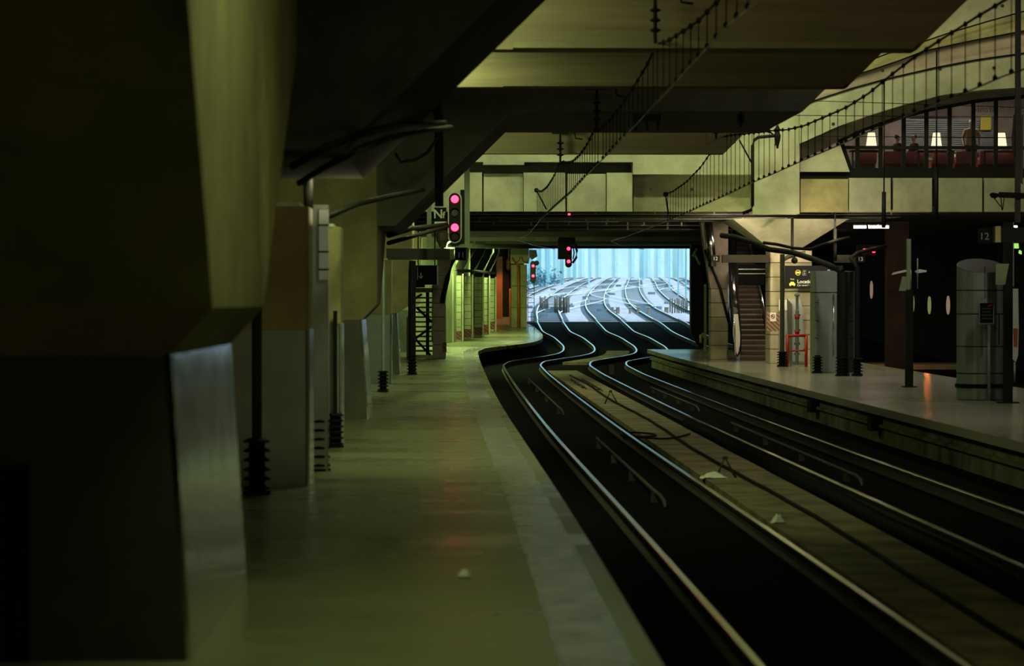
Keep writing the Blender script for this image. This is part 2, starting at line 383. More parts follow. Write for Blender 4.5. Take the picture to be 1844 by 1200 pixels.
# ------------------------------------------------------------------ platforms
ysL = frange(-6, 100, 5) + frange(101, 153, 1.0)
t = thing('station_platform', 'long left platform with worn greenish floor curving right at its far end', 'platform', (-3, 60, 0))
mb = MB()
def plat_profile(mb, ys, x0f, x1f, top, bot):
    vs = []; fs = []
    for i, Y in enumerate(ys):
        vs += [(x0f(Y), Y, top(Y)), (x1f(Y), Y, top(Y)), (x1f(Y), Y, bot(Y)), (x0f(Y), Y, bot(Y))]
        if i:
            a = 4*(i-1); b = 4*i
            fs += [(a, a+1, b+1, b), (a+1, a+2, b+2, b+1), (a+2, a+3, b+3, b+2), (a+3, a, b, b+3)]
    n = 4*(len(ys)-1)
    fs += [(0,3,2,1), (n, n+1, n+2, n+3)]
    return mb.add(vs, fs)
plat_profile(mb, ysL, lambda Y: -9.9, lambda Y: left_edge(Y)-0.60, pz, lambda Y: zr(Y)-.25).build('floor_slab', M['platform'], t)
plat_profile(MB(), ysL, lambda Y: left_edge(Y)-0.60, lambda Y: left_edge(Y)-0.16, lambda Y: pz(Y)+.004, lambda Y: zr(Y)-.2).build('tactile_strip', M['coping'], t)
plat_profile(MB(), ysL, lambda Y: left_edge(Y)-0.16, lambda Y: left_edge(Y), pz, lambda Y: pz(Y)-.16).build('coping_edge', M['platform'], t)
plat_profile(MB(), ysL, lambda Y: left_edge(Y)-0.5, lambda Y: left_edge(Y)-0.10, lambda Y: pz(Y)-.16, lambda Y: zr(Y)-.2).build('side_wall', M['bed'], t)
re = lambda Y: 8.60 - (0.25 if Y > 100 else 0)*((Y-100)/16)
t = thing('station_platform', 'right platform with glossy beige floor and stained side wall', 'platform', (11, 60, 0))
ysR = frange(-6, 116, 4)
plat_profile(MB(), ysR, lambda Y: re(Y)+.5, lambda Y: 14.1+max(0,(Y-75)*.012), pz, lambda Y: zr(Y)-.25).build('floor_slab', M['plat_r'], t)
plat_profile(MB(), ysR, re, lambda Y: re(Y)+.49, lambda Y: pz(Y)+.003, lambda Y: pz(Y)-.15).build('coping_edge', M['plat_r'], t)
plat_profile(MB(), ysR, lambda Y: re(Y)+.18, lambda Y: re(Y)+.6, lambda Y: pz(Y)-.15, lambda Y: zr(Y)-.25).build('side_wall', M['edge_wall'], t)
plat_profile(MB(), ysR, lambda Y: re(Y)+.10, lambda Y: re(Y)+.2, lambda Y: pz(Y)-.36, lambda Y: pz(Y)-.42).build('cable_ledge', M['edge_wall'], t)
for (px_, py_) in ((1472, 772), (1395, 745)):
    b = B(px_, py_-40); mb = MB().bbox(8.55, 8.78, b.y-.3, b.y+.3, .05, .33, .03)
    lab(mb.build('junction_box', M['black_metal'], t), 'dark box fixed to the side wall')

# ------------------------------------------------------------------ tracks
RAILP = [(-.036,.17),(.036,.17),(.036,.135),(.010,.12),(.010,.03),(.075,.012),(.075,0),(-.075,0),(-.075,.012),(-.010,.03),(-.010,.12),(-.036,.135)]
HEADP = [(-.036,0.004),(-.028,.009),(.028,.009),(.036,.004),(.036,-.028),(-.036,-.028)]
ysT = frange(4, 96, 4) + frange(97, 210, 1.0) + frange(215, 510, 5)
def rail_parts(t, x, ys, sf, headmat):
    MB().sweep([(dx, dz-.178) for dx, dz in RAILP if True], ys, lambda Y: x+sf(Y), lambda Y: zr(Y)).build('rail', M['rail_web'], t)
    r = t.children[-1] if t.children else None
    a = [Y for Y in ys if Y <= 167]; b = [Y for Y in ys if Y >= 166]
    for yy, mm in ((a, headmat), (b, M['rail_glint'])):
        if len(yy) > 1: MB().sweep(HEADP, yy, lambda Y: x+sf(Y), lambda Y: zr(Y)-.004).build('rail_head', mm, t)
def sleepers(t, x, ys, sf, w=2.3):
    for Y in ys:
        MB().box(x+sf(Y)-w/2, x+sf(Y)+w/2, Y-.14, Y+.14, zr(Y)-.2, zr(Y)-.145).build('sleeper', M['sleeper'], t)
def track(x0, ys, label, sf=sh, sl=0, head=None, plates=True):
    Y0 = ys[0]
    t = thing('railway_track', label, 'track', (x0+.75+sf(Y0), Y0, zr(Y0)-.2), 'railway tracks')
    for k in (0, 1.5): rail_parts(t, x0+k, ys, sf, head or M['rail'])
    if sl:
        Ys = [max(Y0, 167.5)+.8*i for i in range(sl)]
        sleepers(t, x0+.75, Ys, sf)
        mb = MB()
        Y = Ys[-1]+.8
        while Y < 430:
            mb.box(x0+.75+sf(Y)-1.15, x0+.75+sf(Y)+1.15, Y-.15, Y+.15, zr(Y)-.2, zr(Y)-.15); Y += 1.3
        o = mb.build('far_sleepers', M['sleeper'], t); o['kind'] = 'stuff'
    return t
track(2.24, ysT, 'shiny twin rail track running along the left platform edge', sl=70)
track(5.75, ysT, 'shiny twin rail track along the right platform with a black hose beside it', sl=70)
s3 = pchip([-20, 100, 116, 130, 143, 153, 166, 185, 210, 280, 375, 460, 700], [6.3, 6.3, 5.4, 4.2, 3.4, 3.05, 3.15, 3.7, 4.7, 8.7, 15.2, 21, 38])
track(9.25, frange(104, 210, 1.0)+frange(215, 510, 5), 'track curving out past the far tip of the right platform', s3, sl=70)
ysO = frange(168, 210, 1.5)+frange(215, 510, 5)
for x0, l in ((-1.3, 'yard track in daylight just left of the two platform tracks'), (-4.9, 'yard track in daylight at far left of the opening'),
              (12.8, 'yard track in daylight, first right of the three curving out of the station'), (16.4, 'yard track in daylight, second from the right edge of the opening'), (20.0, 'yard track in daylight at the right edge of the opening')):
    track(x0, ysO, l, sl=60)
# crossover rails in the yard
for i, (Ya, Yb, xa, xb) in enumerate(((180, 240, 3.0, 6.6), (172, 215, 17.2, 13.6), (230, 300, -.5, 6.6), (270, 360, 6.6, 13.6), (300, 380, 3.0, 10.0), (290, 370, 13.6, 20.8), (225, 290, 20.8, 17.2), (320, 420, -.5, 3.0), (330, 430, 17.2, 10.0), (205, 270, 10.2, 6.6), (190, 250, 13.6, 17.2), (250, 330, 2.9, 10.0), (260, 340, 17.0, 10.0), (215, 285, -4, -.5))):
    ys = frange(Ya, Yb, 3)
    cf = lambda Y, Ya=Ya, Yb=Yb, xa=xa, xb=xb: (lambda u: xa+(xb-xa)*(u*u*(3-2*u)))((Y-Ya)/(Yb-Ya))
    t = thing('crossover_track', 'slanting crossover rails joining two yard tracks in daylight', 'track', (cf(Ya)+sh(Ya), Ya, zr(Ya)-.17), 'crossover rails of the yard')
    for k in (-.75, .75):
        MB().sweep(HEADP, ys, lambda Y: cf(Y)+sh(Y)+k, lambda Y: zr(Y)-.002).build('rail', M['rail_glint'], t)

# concrete strip between the two platform tracks
ys = frange(4, 112, 3)
o = MB(); plat_profile(o, ys, lambda Y: 4.02, lambda Y: 5.22, lambda Y: -.10, lambda Y: -.25)
tag(o.build('concrete_strip', M['strip']), 'oily brown concrete strip running between the two tracks', 'strip')
o = MB(); plat_profile(o, frange(119, 134, 1), lambda Y: 3.95+sh(Y)+.35, lambda Y: 5.3+sh(Y)+.1, lambda Y: zr(Y)-.08, lambda Y: zr(Y)-.25)
tag(o.build('concrete_strip', M['strip']), 'short grey concrete strip between the tracks in the far bend', 'strip')
# corrugated hose
mb = MB(); n = 10; pts = []; rs = []
y = 10.0
while y < 62:
    step = 0.055 if y < 40 else .12
    pts += [Vector((5.36+.03*math.sin(y*.7), y, -.06)), Vector((5.36+.03*math.sin(y*.7), y+step*.5, -.06))]; rs += [.115, .085]; y += step
tag(mb.tube(pts, rs, n).build('corrugated_hose', M['black']), 'black corrugated hose lying along the near rail of the right track', 'hose')
# thin cable on the strip
pts = [Vector((4.62+.05*math.sin(Y*.22)+.008*math.sin(Y*1.3), Y, -.075)) for Y in frange(10, 104, 1.0)]
tag(MB().tube(pts, .03, 6).build('ground_cable', M['black']), 'black cable snaking down the middle of the brown concrete strip', 'cable')
# loop of cable
c = P(1145, 790, 1); Yc = F*(H+.08)/(785-VY)
pts = []
for i in range(33):
    a = i/32*2*PI*1.1
    pts.append(Vector(((1150-VX)*Yc/F + .35*math.cos(a+2.5) , Yc + 1.1*math.sin(a+2.5), -.06+.012*math.sin(a))))
e = pts[-1]
for i in range(1, 14): pts.append(Vector((e.x + i*.11, e.y - 1.9*math.sin(i/13*PI)+.2*i*.1, -.06)))
tag(MB().tube(pts, .022, 6).build('cable_loop', M['black']), 'loose black cable curled in a loop on the brown concrete strip', 'cable')
# short steel guard bars between the rails, each with a bent near end
for (xa, Ya, Yb, l) in ((2.95, 38.5, 55, 'short raised guard bar with bent end, nearest one in the left track'), (2.85, 70, 98, 'short raised guard bar further up the left track'),
                        (6.35, 43, 62, 'raised guard bar with bent end in the right track, nearer one'), (6.45, 72, 88, 'raised guard bar with bent end further up the right track'),
                        (4.35, 88, 98, 'short steel bar lying at left on the far end of the brown strip'), (4.75, 86, 98, 'short steel bar lying at right on the far end of the brown strip')):
    pts = [Vector((xa+.06, Ya-.3, -.19)), Vector((xa+.05, Ya-.1, -.10)), Vector((xa+.02, Ya+.2, -.05)), Vector((xa, Ya+1, -.045)), Vector((xa, Yb, -.045))]
    mb = MB().tube(pts, .028, 6)
    for k in range(4):
        yy = Ya+1+(Yb-Ya-2)*k/3; mb.box(xa-.05, xa+.05, yy-.04, yy+.04, -.2, -.06)
    tag(mb.build('guard_bar', M['brown_metal']), l, 'bar', 'guard bars in the tracks')
# little brackets
def aframe(px_, py_, s, l):
    Y = F*(H+.10)/(py_-VY); x = (px_-VX)*Y/F
    mb = MB().tube([(x-.10*s, Y, -.10), (x, Y+.05, .16*s), (x+.12*s, Y, -.10)], .022, 6)
    mb.box(x-.04, x+.04, Y, Y+.06, .13*s, .17*s)
    tag(mb.build('cable_bracket', M['brown_metal']), l, 'bracket')
aframe(1307, 862, 1.4, 'small A-shaped bracket standing on the concrete strip beside the white litter')
aframe(1100, 728, 1.6, 'small A-shaped bracket further up the concrete strip')
Y = F*(H+.0)/(668-VY); x = (1102-VX)*Y/F
tag(MB().box(x-.09, x+.09, Y-.05, Y+.05, -.2, .25).box(x-.06, x+.06, Y-.07, Y-.05, .05, .2).build('track_marker', M['brown_metal']), 'small marker post between the tracks at the start of the bend', 'post')
# litter
def litter(px_, py_, zz, w, hgt, l, seed):
    Y = F*(H-zz)/(py_-VY); x = (px_-VX)*Y/F; rnd = random.Random(seed)
    mb = MB(); nx, ny = 9, 5; vs = []
    for j in range(ny):
        for i in range(nx):
            e_ = min(i, nx-1-i)/3.0; e2 = min(j, ny-1-j)/2.0; k = min(1, e_, e2+.15)
            vs.append((x+(i/(nx-1)-.5)*w*(1+.2*rnd.random()), Y+(j/(ny-1)-.5)*w*1.2, zz+.004+hgt*k*(.75+.35*rnd.random())))
    fs = [(j*nx+i, j*nx+i+1, (j+1)*nx+i+1, (j+1)*nx+i) for j in range(ny-1) for i in range(nx-1)]
    b = len(vs); vs2 = [(v[0], v[1], zz+.002) for v in vs]
    fs += [(b+f[3], b+f[2], b+f[1], b+f[0]) for f in fs]
    tag(mb.add(vs+vs2, fs, True).build('crumpled_paper', M['paper']), l, 'litter')
litter(1286, 862, -.10, .38, .10, 'white crumpled paper beside the A-shaped bracket on the concrete strip', 1)
litter(1403, 944, -.10, .16, .11, 'white scrap of paper on the strip below the longer litter', 2)
litter(836, 1041, PH, .10, .07, 'white scrap of paper on the left platform floor', 3)

# ------------------------------------------------------------------ left pillars
def v_pillar(Y0, Y1, xlow, xup, fn, ff, label, door=False, top=3.9, xl=-6.0):
    t = thing('concrete_pillar', label, 'pillar', (xlow-1.5, (Y0+Y1)/2, pz(Y0)), 'flared concrete pillars of the left platform')
    z1 = H-.31; z2 = H-.03; zt = H+top
    b = pz(Y0)
    MB().hexa([(xl,Y0,b),(xlow-.03,Y0,b),(xlow-.03,Y1-.03,b),(xl,Y1-.03,b)], [(xl,Y0,z1),(xlow-.15,Y0,z1),(xlow-.15,Y1-.03,z1),(xl,Y1-.03,z1)]).build('plinth', M['concrete_dark'], t)
    mb = MB(); x = xlow
    mb.hexa([(x-.03,Y0,b),(x,Y0,b),(x,Y1,b),(x-.03,Y1,b)], [(x-.16,Y0,z1+.01),(x-.12,Y0,z1+.01),(x-.12,Y1,z1+.01),(x-.16,Y1,z1+.01)])
    lab(mb.build('steel_guard_plate', M['steel'], t), 'scratched steel plate on the track side')
    # flared head: lower chamfer then widening block
    mb = MB()
    mb.hexa([(xl,Y0,z1),(xlow-.12,Y0,z1),(xlow-.12,Y1,z1),(xl,Y1,z1)], [(xl,Y0,z2),(xup,Y0,z2),(xup,Y1,z2),(xl,Y1,z2)])
    mb.hexa([(xl,Y0,z2),(xup,Y0,z2),(xup,Y1,z2),(xl,Y1,z2)], [(xl,Y0-fn*top,zt),(xup,Y0-fn*top,zt),(xup,Y1+ff*top,zt),(xl,Y1+ff*top,zt)])
    lab(mb.build('flared_head', M['concrete_yellow'], t), 'yellowish concrete head widening upward')
    if door:
        MB().box(-2.62, -2.44, Y0-.06, Y0-.02, b, H-.95).build('door_frame', M['black_metal'], t)
        MB().box(-3.4, -2.62, Y0-.05, Y0-.02, b, H-.93).build('service_door', M['steel_grey'], t)
    return t
v_pillar(16.3, 20.8, -1.50, -1.375, .95, 2.0, 'huge dark pillar at left foreground with scratched steel guard plate', True, top=3.3)
v_pillar(50.0, 52.6, -1.42, -1.27, .12, 3.2, 'middle brown pillar with narrow steel guard, behind the yellow blocks', top=3.45)
v_pillar(80.6, 82.4, -1.36, -1.05, .1, 2.2, 'far brown pillar beside the black pole and platform sign', top=3.2)
v_pillar(112, 113.5, -1.3, -1.1, .1, 2.0, 'farthest flared pillar, mostly hidden behind the stone column', top=3.0)
def block(px0, px1, base, Y, label):
    x1 = (px1-VX)*Y/F; x0 = x1-1.7; b = pz(Y)
    t = thing('concrete_block', label, 'block', ((x0+x1)/2, Y+.5, b), 'free-standing blocks between the pillars')
    MB().bbox(x0, x1-.02, Y+.02, Y+.98, b, H-.31, .02).build('lower_panel', M['steel_grey'], t)
    MB().box(x1-.02, x1+.012, Y-.01, Y+1.0, b, H-.31).build('steel_edge', M['chrome'], t)
    MB().bbox(x0, x1, Y, Y+1.0, H-.31, H+1.10, .03).build('upper_block', M['concrete_yellow'], t)
    MB().box(x0, x1-.1, Y-.02, Y+.9, H+1.10, H+1.145).build('top_cap', M['white'], t)
block(475, 556, 875, 31.8, 'yellow concrete block with grey lower panel, nearest behind the huge pillar')
block(590, 614, 805, 40.4, 'second yellow block, beside the grey post and before the middle pillar')
block(670, 705, 690, 72.0, 'far slim yellow block between the middle and far pillars')

# poles with ribbed rubber sleeves
def pole(px_, base, top, r, rs, hs, label, m='black_metal', box=None, nrib=6):
    b = B(px_, base); zt = H+(VY-top)*b.y/F
    t = thing('catenary_post', label, 'post', b, 'posts with ribbed rubber sleeves')
    if box:
        MB().bbox(b.x-box, b.x+box, b.y-box, b.y+box, b.z, zt, .01).build('post', M[m], t)
    else:
        MB().lathe(b.x, b.y, [(r, b.z), (r, zt)], 14).build('post', M[m], t)
    prof = []
    for k in range(nrib):
        z0 = b.z+hs*k/nrib; d = hs/nrib
        prof += [(rs*.62, z0), (rs*.62, z0+d*.45), (rs, z0+d*.5), (rs, z0+d*.72), (rs*.62, z0+d*.95)]
    MB().lathe(b.x, b.y, [(rs*1.05, b.z), (rs*1.05, b.z+.03)]+prof, 20).build('ribbed_sleeve', M['black'], t)
    return t
pole(463, 890, 552, .055, .145, .62, 'near black post with ribbed sleeve just right of the huge pillar')
pole(576, 848, 370, .05, .13, .66, 'grey boxed post with ribbed sleeve beside the yellow block', 'steel_grey', box=.11)
pole(604, 806, 560, .03, .12, .5, 'dim post with ribbed sleeve at the second yellow block')
pole(690, 706, 470, .04, .13, .5, 'thin grey post with ribbed sleeve before the far pillar', 'steel_grey')
pole(742, 675, 470, .11, .15, .58, 'tall thick black post with ribbed sleeve beside the hanging arrow sign')
pole(1410, 661, 458, .075, .17, .50, 'brown post with ribbed sleeve carrying a small camera, before the stone column', 'brown_metal')
pole(1519, 678, 490, .155, .20, .55, 'thick black post with ribbed sleeve in front of the grey cabinet', 'black_metal')
pole(1546, 678, 480, .085, .16, .52, 'black post with ribbed sleeve at the right corner of the grey cabinet')
pole(1474, 673, 640, .08, .16, .50, 'ribbed sleeve stub at the left corner of the grey cabinet')
# white strips on the boxed post
b = B(583, 848); t = thing('white_panel', 'pale grey panel strapped to the boxed post by the yellow block', 'panel', (b.x, b.y-.12, H-.5))
MB().box(b.x-.05, b.x+.07, b.y-.16, b.y-.12, H+.28, H+1.15).build('panel', M['white'], t)
for z in (H+.95, H+.62, H+.4): MB().box(b.x-.055, b.x+.075, b.y-.165, b.y-.158, z, z+.02).build('strap', M['black'], t)

# ------------------------------------------------------------------ transverse beams
def frame_beam(Y0, Y1, label, m='concrete', haunch=True):
    if haunch:
        poly = [(-7,H+1.4),(-1.5,H+1.4),(-.95,H+1.4),(1.19,H+3.5),(6.5,H+3.5),(14.6,H+11.5),(-7,H+11.5)]
    else:
        poly = [(-7,H+3.5),(1.19,H+3.5),(6.5,H+3.5),(14.6,H+11.5),(-7,H+11.5)]
    t = thing('concrete_beam', label, 'beam', (3, Y0, H+3.5), 'transverse beams over the tracks')
    MB().prism(poly, Y0, Y1).build('beam', M[m], t)
    return t
def lip(t, Y0, z0, z1, d=.15, m='board'):
    MB().prism([(0.9,H+z0),(6.42,H+z0),(6.5,H+z1+.02),(0.9,H+z1)], Y0-d, Y0).build('bottom_lip', M[m], t)
t = frame_beam(25.4, 31.4, 'nearest deep dark beam whose haunch slants down at upper left', 'concrete_blackish')
t = frame_beam(38.4, 38.9, 'brown board-marked beam at the top of the view', 'board', False); lip(t, 38.4, 3.5, 3.58, .25)
t = frame_beam(45.1, 45.5, 'second brown board-marked beam below the top one', 'board', False); lip(t, 45.1, 3.5, 3.55, .2)
t = frame_beam(50.7, 57.2, 'deep dark beam across the middle with haunch down to the left pillar', 'concrete_dark')
t = frame_beam(65.3, 65.7, 'lowest brown beam just above the pale footbridge', 'board', False)

# ------------------------------------------------------------------ footbridge
YB = 92.0
t = thing('footbridge', 'pale concrete footbridge crossing the tracks with arched right half', 'bridge', (8, YB, H+3.0))
LOW = 381
def wpoly(name, m, pts, Y, d, label=None):
    o = MB().px(pts, Y, d).build(name, M[m], t)
    if label: lab(o, label)
    return o
wpoly('back_wall', 'concrete_pale', [(300,LOW),(1442,LOW),(1442,-120),(300,-120)], YB+.95, .4)
wpoly('upper_band', 'concrete_pale', [(700,-120),(1140,-120),(1140,292),(944,292),(944,297),(870,297),(870,292),(700,292)], YB, .95)
wpoly('upper_band', 'concrete_pale', [(1140,-120),(1355,-120),(1355,314),(1140,314)], YB, .95)
for (a, b_, yt, yo) in ((700,868,311,.25),(871,942,313,.42),(943,1018,311,.25),(1021,1091,313,.42),(1093,1139,311,.25)):
    wpoly('fascia_panel', 'concrete_pale', [(a,LOW),(b_,LOW),(b_,yt),(a,yt)], YB+yo, .6)
wpoly('shadow_groove', 'groove_shadow', [(700,318),(1139,318),(1139,288),(700,288)], YB+.85, .1, 'recessed groove darkened for a cast shadow')  # cast shadow band put into the dark colour of the recess
wpoly('fascia_panel', 'concrete', [(1141,LOW),(1354,LOW),(1354,315),(1141,315)], YB+.75, .3)
wpoly('fascia_panel', 'concrete_pale', [(1356,LOW+4),(1441,LOW+4),(1441,-120),(1356,-120)], YB-.1, 1.05)
wpoly('fascia_panel', 'concrete_yellow', [(1443,LOW),(1529,LOW),(1529,322),(1443,322)], YB+.1, .85)
for (a, b_) in ((1531,1606),(1611,1681),(1694,1772),(1776,1900),(1900,2060)):
    wpoly('fascia_panel', 'concrete_pale', [(a,LOW),(b_,LOW),(b_,320),(a,320)], YB+.1, .85)
wpoly('dark_sill', 'black_metal', [(1443,322),(2060,322),(2060,305),(1530,305),(1530,309),(1443,309)], YB+.35, .6)
wpoly('arch_wall', 'concrete_pale', [(1442,309),(1532,309),(1513,256),(1442,289)], YB+.2, .75)
# arch bands
S = [(1442,258),(1515,225),(1567,207),(1632,187),(1700,170),(1770,161),(1844,156),(2060,140)]
W = [(1442,289),(1512,254),(1555,234),(1600,218),(1677,197),(1760,181),(1844,173),(2060,160)]
PB = [(1442,190),(1468,180),(1535,158),(1600,140),(1687,120),(1760,106),(1844,94),(2060,60)]
L1 = [(1442,164),(1484,150),(1570,125),(1620,108),(1667,90),(1750,72),(1844,54),(2060,20)]
L0 = [(1442,150),(1540,118),(1600,95),(1660,75),(1713,57),(1780,37),(1844,19),(2060,-30)]
def band(name, m, up, lo, Y, d, label=None): return wpoly(name, m, up + lo[::-1], Y, d, label)
band('arch_wall', 'concrete_pale', PB, S, YB-.45, 1.6)
band('arch_soffit', 'concrete', S, W, YB+.65, .5)
band('ramp_band', 'concrete_pink', L1, PB, YB+.3, .8, 'pinkish concrete band')
band('ramp_band', 'concrete_yellow', L0, L1, YB, 1.0, 'yellowish concrete band')
wpoly('upper_wall', 'concrete_pale', [(1442,-120),(2060,-120)]+L0[::-1], YB+.45, .7, 'greenish concrete above the bands')
MB().box(-9.9, 46, YB+1.3, YB+1.35, H+4.0, H+4.04).build('floor_edge', M['concrete_dark'], t)
# black joint lines along bands
for ln in (PB, L1, L0):
    MB().tube([P(p[0], p[1]+.6, YB-.5) for p in ln], .025, 5).build('joint_trim', M['black'], t)
# tie holes
for (hx, hy) in ((1591,126),(1695,123),(1793,121),(1502,223),(1808,9),(1172,341),(1246,341),(1364,305),(1424,303)):
    p = P(hx, hy, YB-.47 if hx > 1442 else YB-.02); MB().lathe(p.x, 0, [(.06, p.y-.01), (.05, p.y+.01)], 10, 'y', p.z).build('tie_hole', M['joint'], t)
# enclosing wall right and left of the bridge
struct(MB().box(-10, -1.8, YB+1.4, YB+1.7, H+3.0, H+11.6).build('wall_bridge_left', M['concrete_dark']))
struct(MB().box((2060-VX)*YB/F, 46, YB, YB+.5, H+3.0, H+11.6).build('wall_bridge_right', M['concrete_dark']))

# window strip
win = thing('window_1', None, None, P(1680, 305, YB+.6)); win['kind'] = 'structure'
def winY(px_): # top line of the window
    for i in range(len(W)-1):
        if W[i][0] <= px_ <= W[i+1][0]:
            u = (px_-W[i][0])/(W[i+1][0]-W[i][0]); return W[i][1]+u*(W[i+1][1]-W[i][1])
    return 173
mb = MB()
mull = [1546, 1588, 1630, 1671, 1713, 1756, 1797, 1838, 1880, 1922, 1964]
for m_ in mull: mb.px([(m_-3.6,305),(m_+3.6,305),(m_+3.6,winY(m_)-3),(m_-3.6,winY(m_)-3)], YB+.55, .12)
mb.px([(1521,268),(2050,268),(2050,262),(1518,262)], YB+.53, .14)
mb.px([(1532,309),(2050,309),(2050,302),(1530,302)], YB+.5, .2)
mb.px([(1528,303),(1537,303),(1519,250),(1510,254)], YB+.5, .2)
for a, b_ in zip(W[1:], W[2:]):
    mb.px([(a[0],a[1]+3),(b_[0],b_[1]+3),(b_[0],b_[1]-3),(a[0],a[1]-3)], YB+.5, .2)
mb.build('window_frame', M['black_metal'], win)
top = [(p[0], p[1]) for p in W[1:]]
MB().px([(1532,304),(2050,304)] + top[::-1], YB+.62, .01).build('pane', M['glass'], win)

# waiting room behind the window
RF = H+4.42; YR = YB+7.0
X0 = (1500-VX)*YB/F; X1 = 26.0
struct(MB().box(X0, X1, YB+1.0, YR+.3, RF-.3, RF).build('floor_waiting_room', M['concrete_dark']))
struct(MB().box(X0, X1, YR, YR+.3, RF, H+8.2).build('wall_waiting_room', M['stone_brown']))
struct(MB().box(X0-.3, X0, YB+1.2, YR+.3, RF, H+8.2).build('wall_waiting_room_side', M['stone_brown']))
struct(MB().box(X0, X1, YB+1.2, YR+.3, H+8.2, H+8.4).build('ceiling_waiting_room', M['concrete_dark']))
area((1640-VX)*YB/F, YB+4.2, 7.6, 4, .4, 150, (1.0, 0.84, 0.76)); area((1800-VX)*YB/F, YB+4.2, 7.6, 4, .4, 150, (1.0, 0.84, 0.76))
# shutter / counter on back wall
t = thing('roller_shutter', 'grey slatted shutter and counter on the back wall of the waiting room', 'shutter', P(1720, 290, YR-.1))
mb = MB()
for k in range(16): mb.box((1632-VX)*YR/F, (1795-VX)*YR/F, YR-.06, YR-.02, RF+.95+k*.075, RF+1.0+k*.075)
mb.build('slats', M['steel_grey'], t)
MB().box((1640-VX)*YR/F, (1716-VX)*YR/F, YR-.12, YR-.02, RF+2.2, RF+2.6).build('valance', M['stair'], t)
MB().box((1632-VX)*YR/F, (1800-VX)*YR/F, YR-.6, YR-.2, RF+.75, RF+.86).build('counter_top', M['chrome'], t)
o = MB().box((1767-VX)*YR/F, (1786-VX)*YR/F, YR-.2, YR-.17, RF+1.75, RF+2.25).build('yellow_poster', M['yellow_letters'])
tag(o, 'small yellow poster behind the waiting room window', 'poster')
ts = thing('window_lettering', 'faint mirrored white lettering at the top of the waiting room window', 'lettering', P(1790, 196, YB+.61))
text_mesh('letters', "Salle d'attente", M['steel_grey'], ts, P(1800, 196, YB+.605), .30, .004, mirror=True)
# lamps on the window shelf
proto = None
for i, (lx, nm) in enumerate(((1571, 'leftmost glowing cone lamp in the waiting room window'), (1689, 'middle glowing cone lamp in the waiting room window'), (1807, 'rightmost glowing cone lamp in the waiting room window'))):
    Y = YB+1.6; p = P(lx, 262, Y)
    if proto is None:
        proto = thing('table_lamp', nm, 'lamp', (p.x, p.y, RF+.72), 'cone lamps in the waiting room')
        q = proto.location
        MB().lathe(q.x, q.y, [(.19, q.z+.10), (.12, q.z+.60)], 20).build('lamp_shade', M['shade'], proto)
        MB().lathe(q.x, q.y, [(.10, q.z), (.10, q.z+.02), (.02, q.z+.03), (.02, q.z+.2)], 14).build('lamp_base', M['chrome'], proto)
        lp0 = proto
    else:
        c = copy_tree(lp0); c.location = (p.x, p.y, RF+.72); c['label'] = nm
for (a, b_, nm) in ((1535,1592,'table under the leftmost cone lamp'),(1655,1722,'table under the middle cone lamp'),(1775,1840,'table under the rightmost cone lamp')):
    Y = YB+1.3; x0 = (a-VX)*Y/F; x1 = (b_-VX)*Y/F
    tt = thing('side_table', nm, 'table', ((x0+x1)/2, Y+.3, RF), 'tables in the waiting room')
    MB().bbox(x0, x1, Y, Y+.6, RF+.67, RF+.72, .02).build('table_top', M['stair'], tt)
    for xx in (x0+.08, x1-.08): MB().box(xx-.03, xx+.03, Y+.27, Y+.33, RF, RF+.67).build('leg', M['chrome'], tt)
# red sofas
for (a, nm) in ((1560,'red sofa below the leftmost lamp'),(1612,'red sofa by the two seated people'),(1652,'red sofa right of the seated people'),(1700,'red sofa between middle lamp and standing person'),(1742,'red sofa at the standing person'),(1785,'red sofa below the mirrored lettering'),(1822,'red sofa at the right end of the window')):
    Y = YB+2.4; x0 = (a-19-VX)*Y/F; x1 = (a+19-VX)*Y/F
    s = thing('red_sofa', nm, 'sofa', ((x0+x1)/2, Y+.4, RF), 'red sofas in the waiting room')
    MB().bbox(x0, x1, Y, Y+.7, RF+.12, RF+.42, .06).build('seat', M['sofa'], s)
    MB().hexa([(x0,Y-.18,RF+.3),(x1,Y-.18,RF+.3),(x1,Y,RF+.3),(x0,Y,RF+.3)], [(x0,Y-.25,RF+.72),(x1,Y-.25,RF+.72),(x1,Y-.12,RF+.72),(x0,Y-.12,RF+.72)]).build('backrest', M['sofa'], s)
    for xx in (x0+.06, x1-.06): MB().box(xx-.03, xx+.03, Y+.05, Y+.65, RF, RF+.13).build('leg', M['chrome'], s)
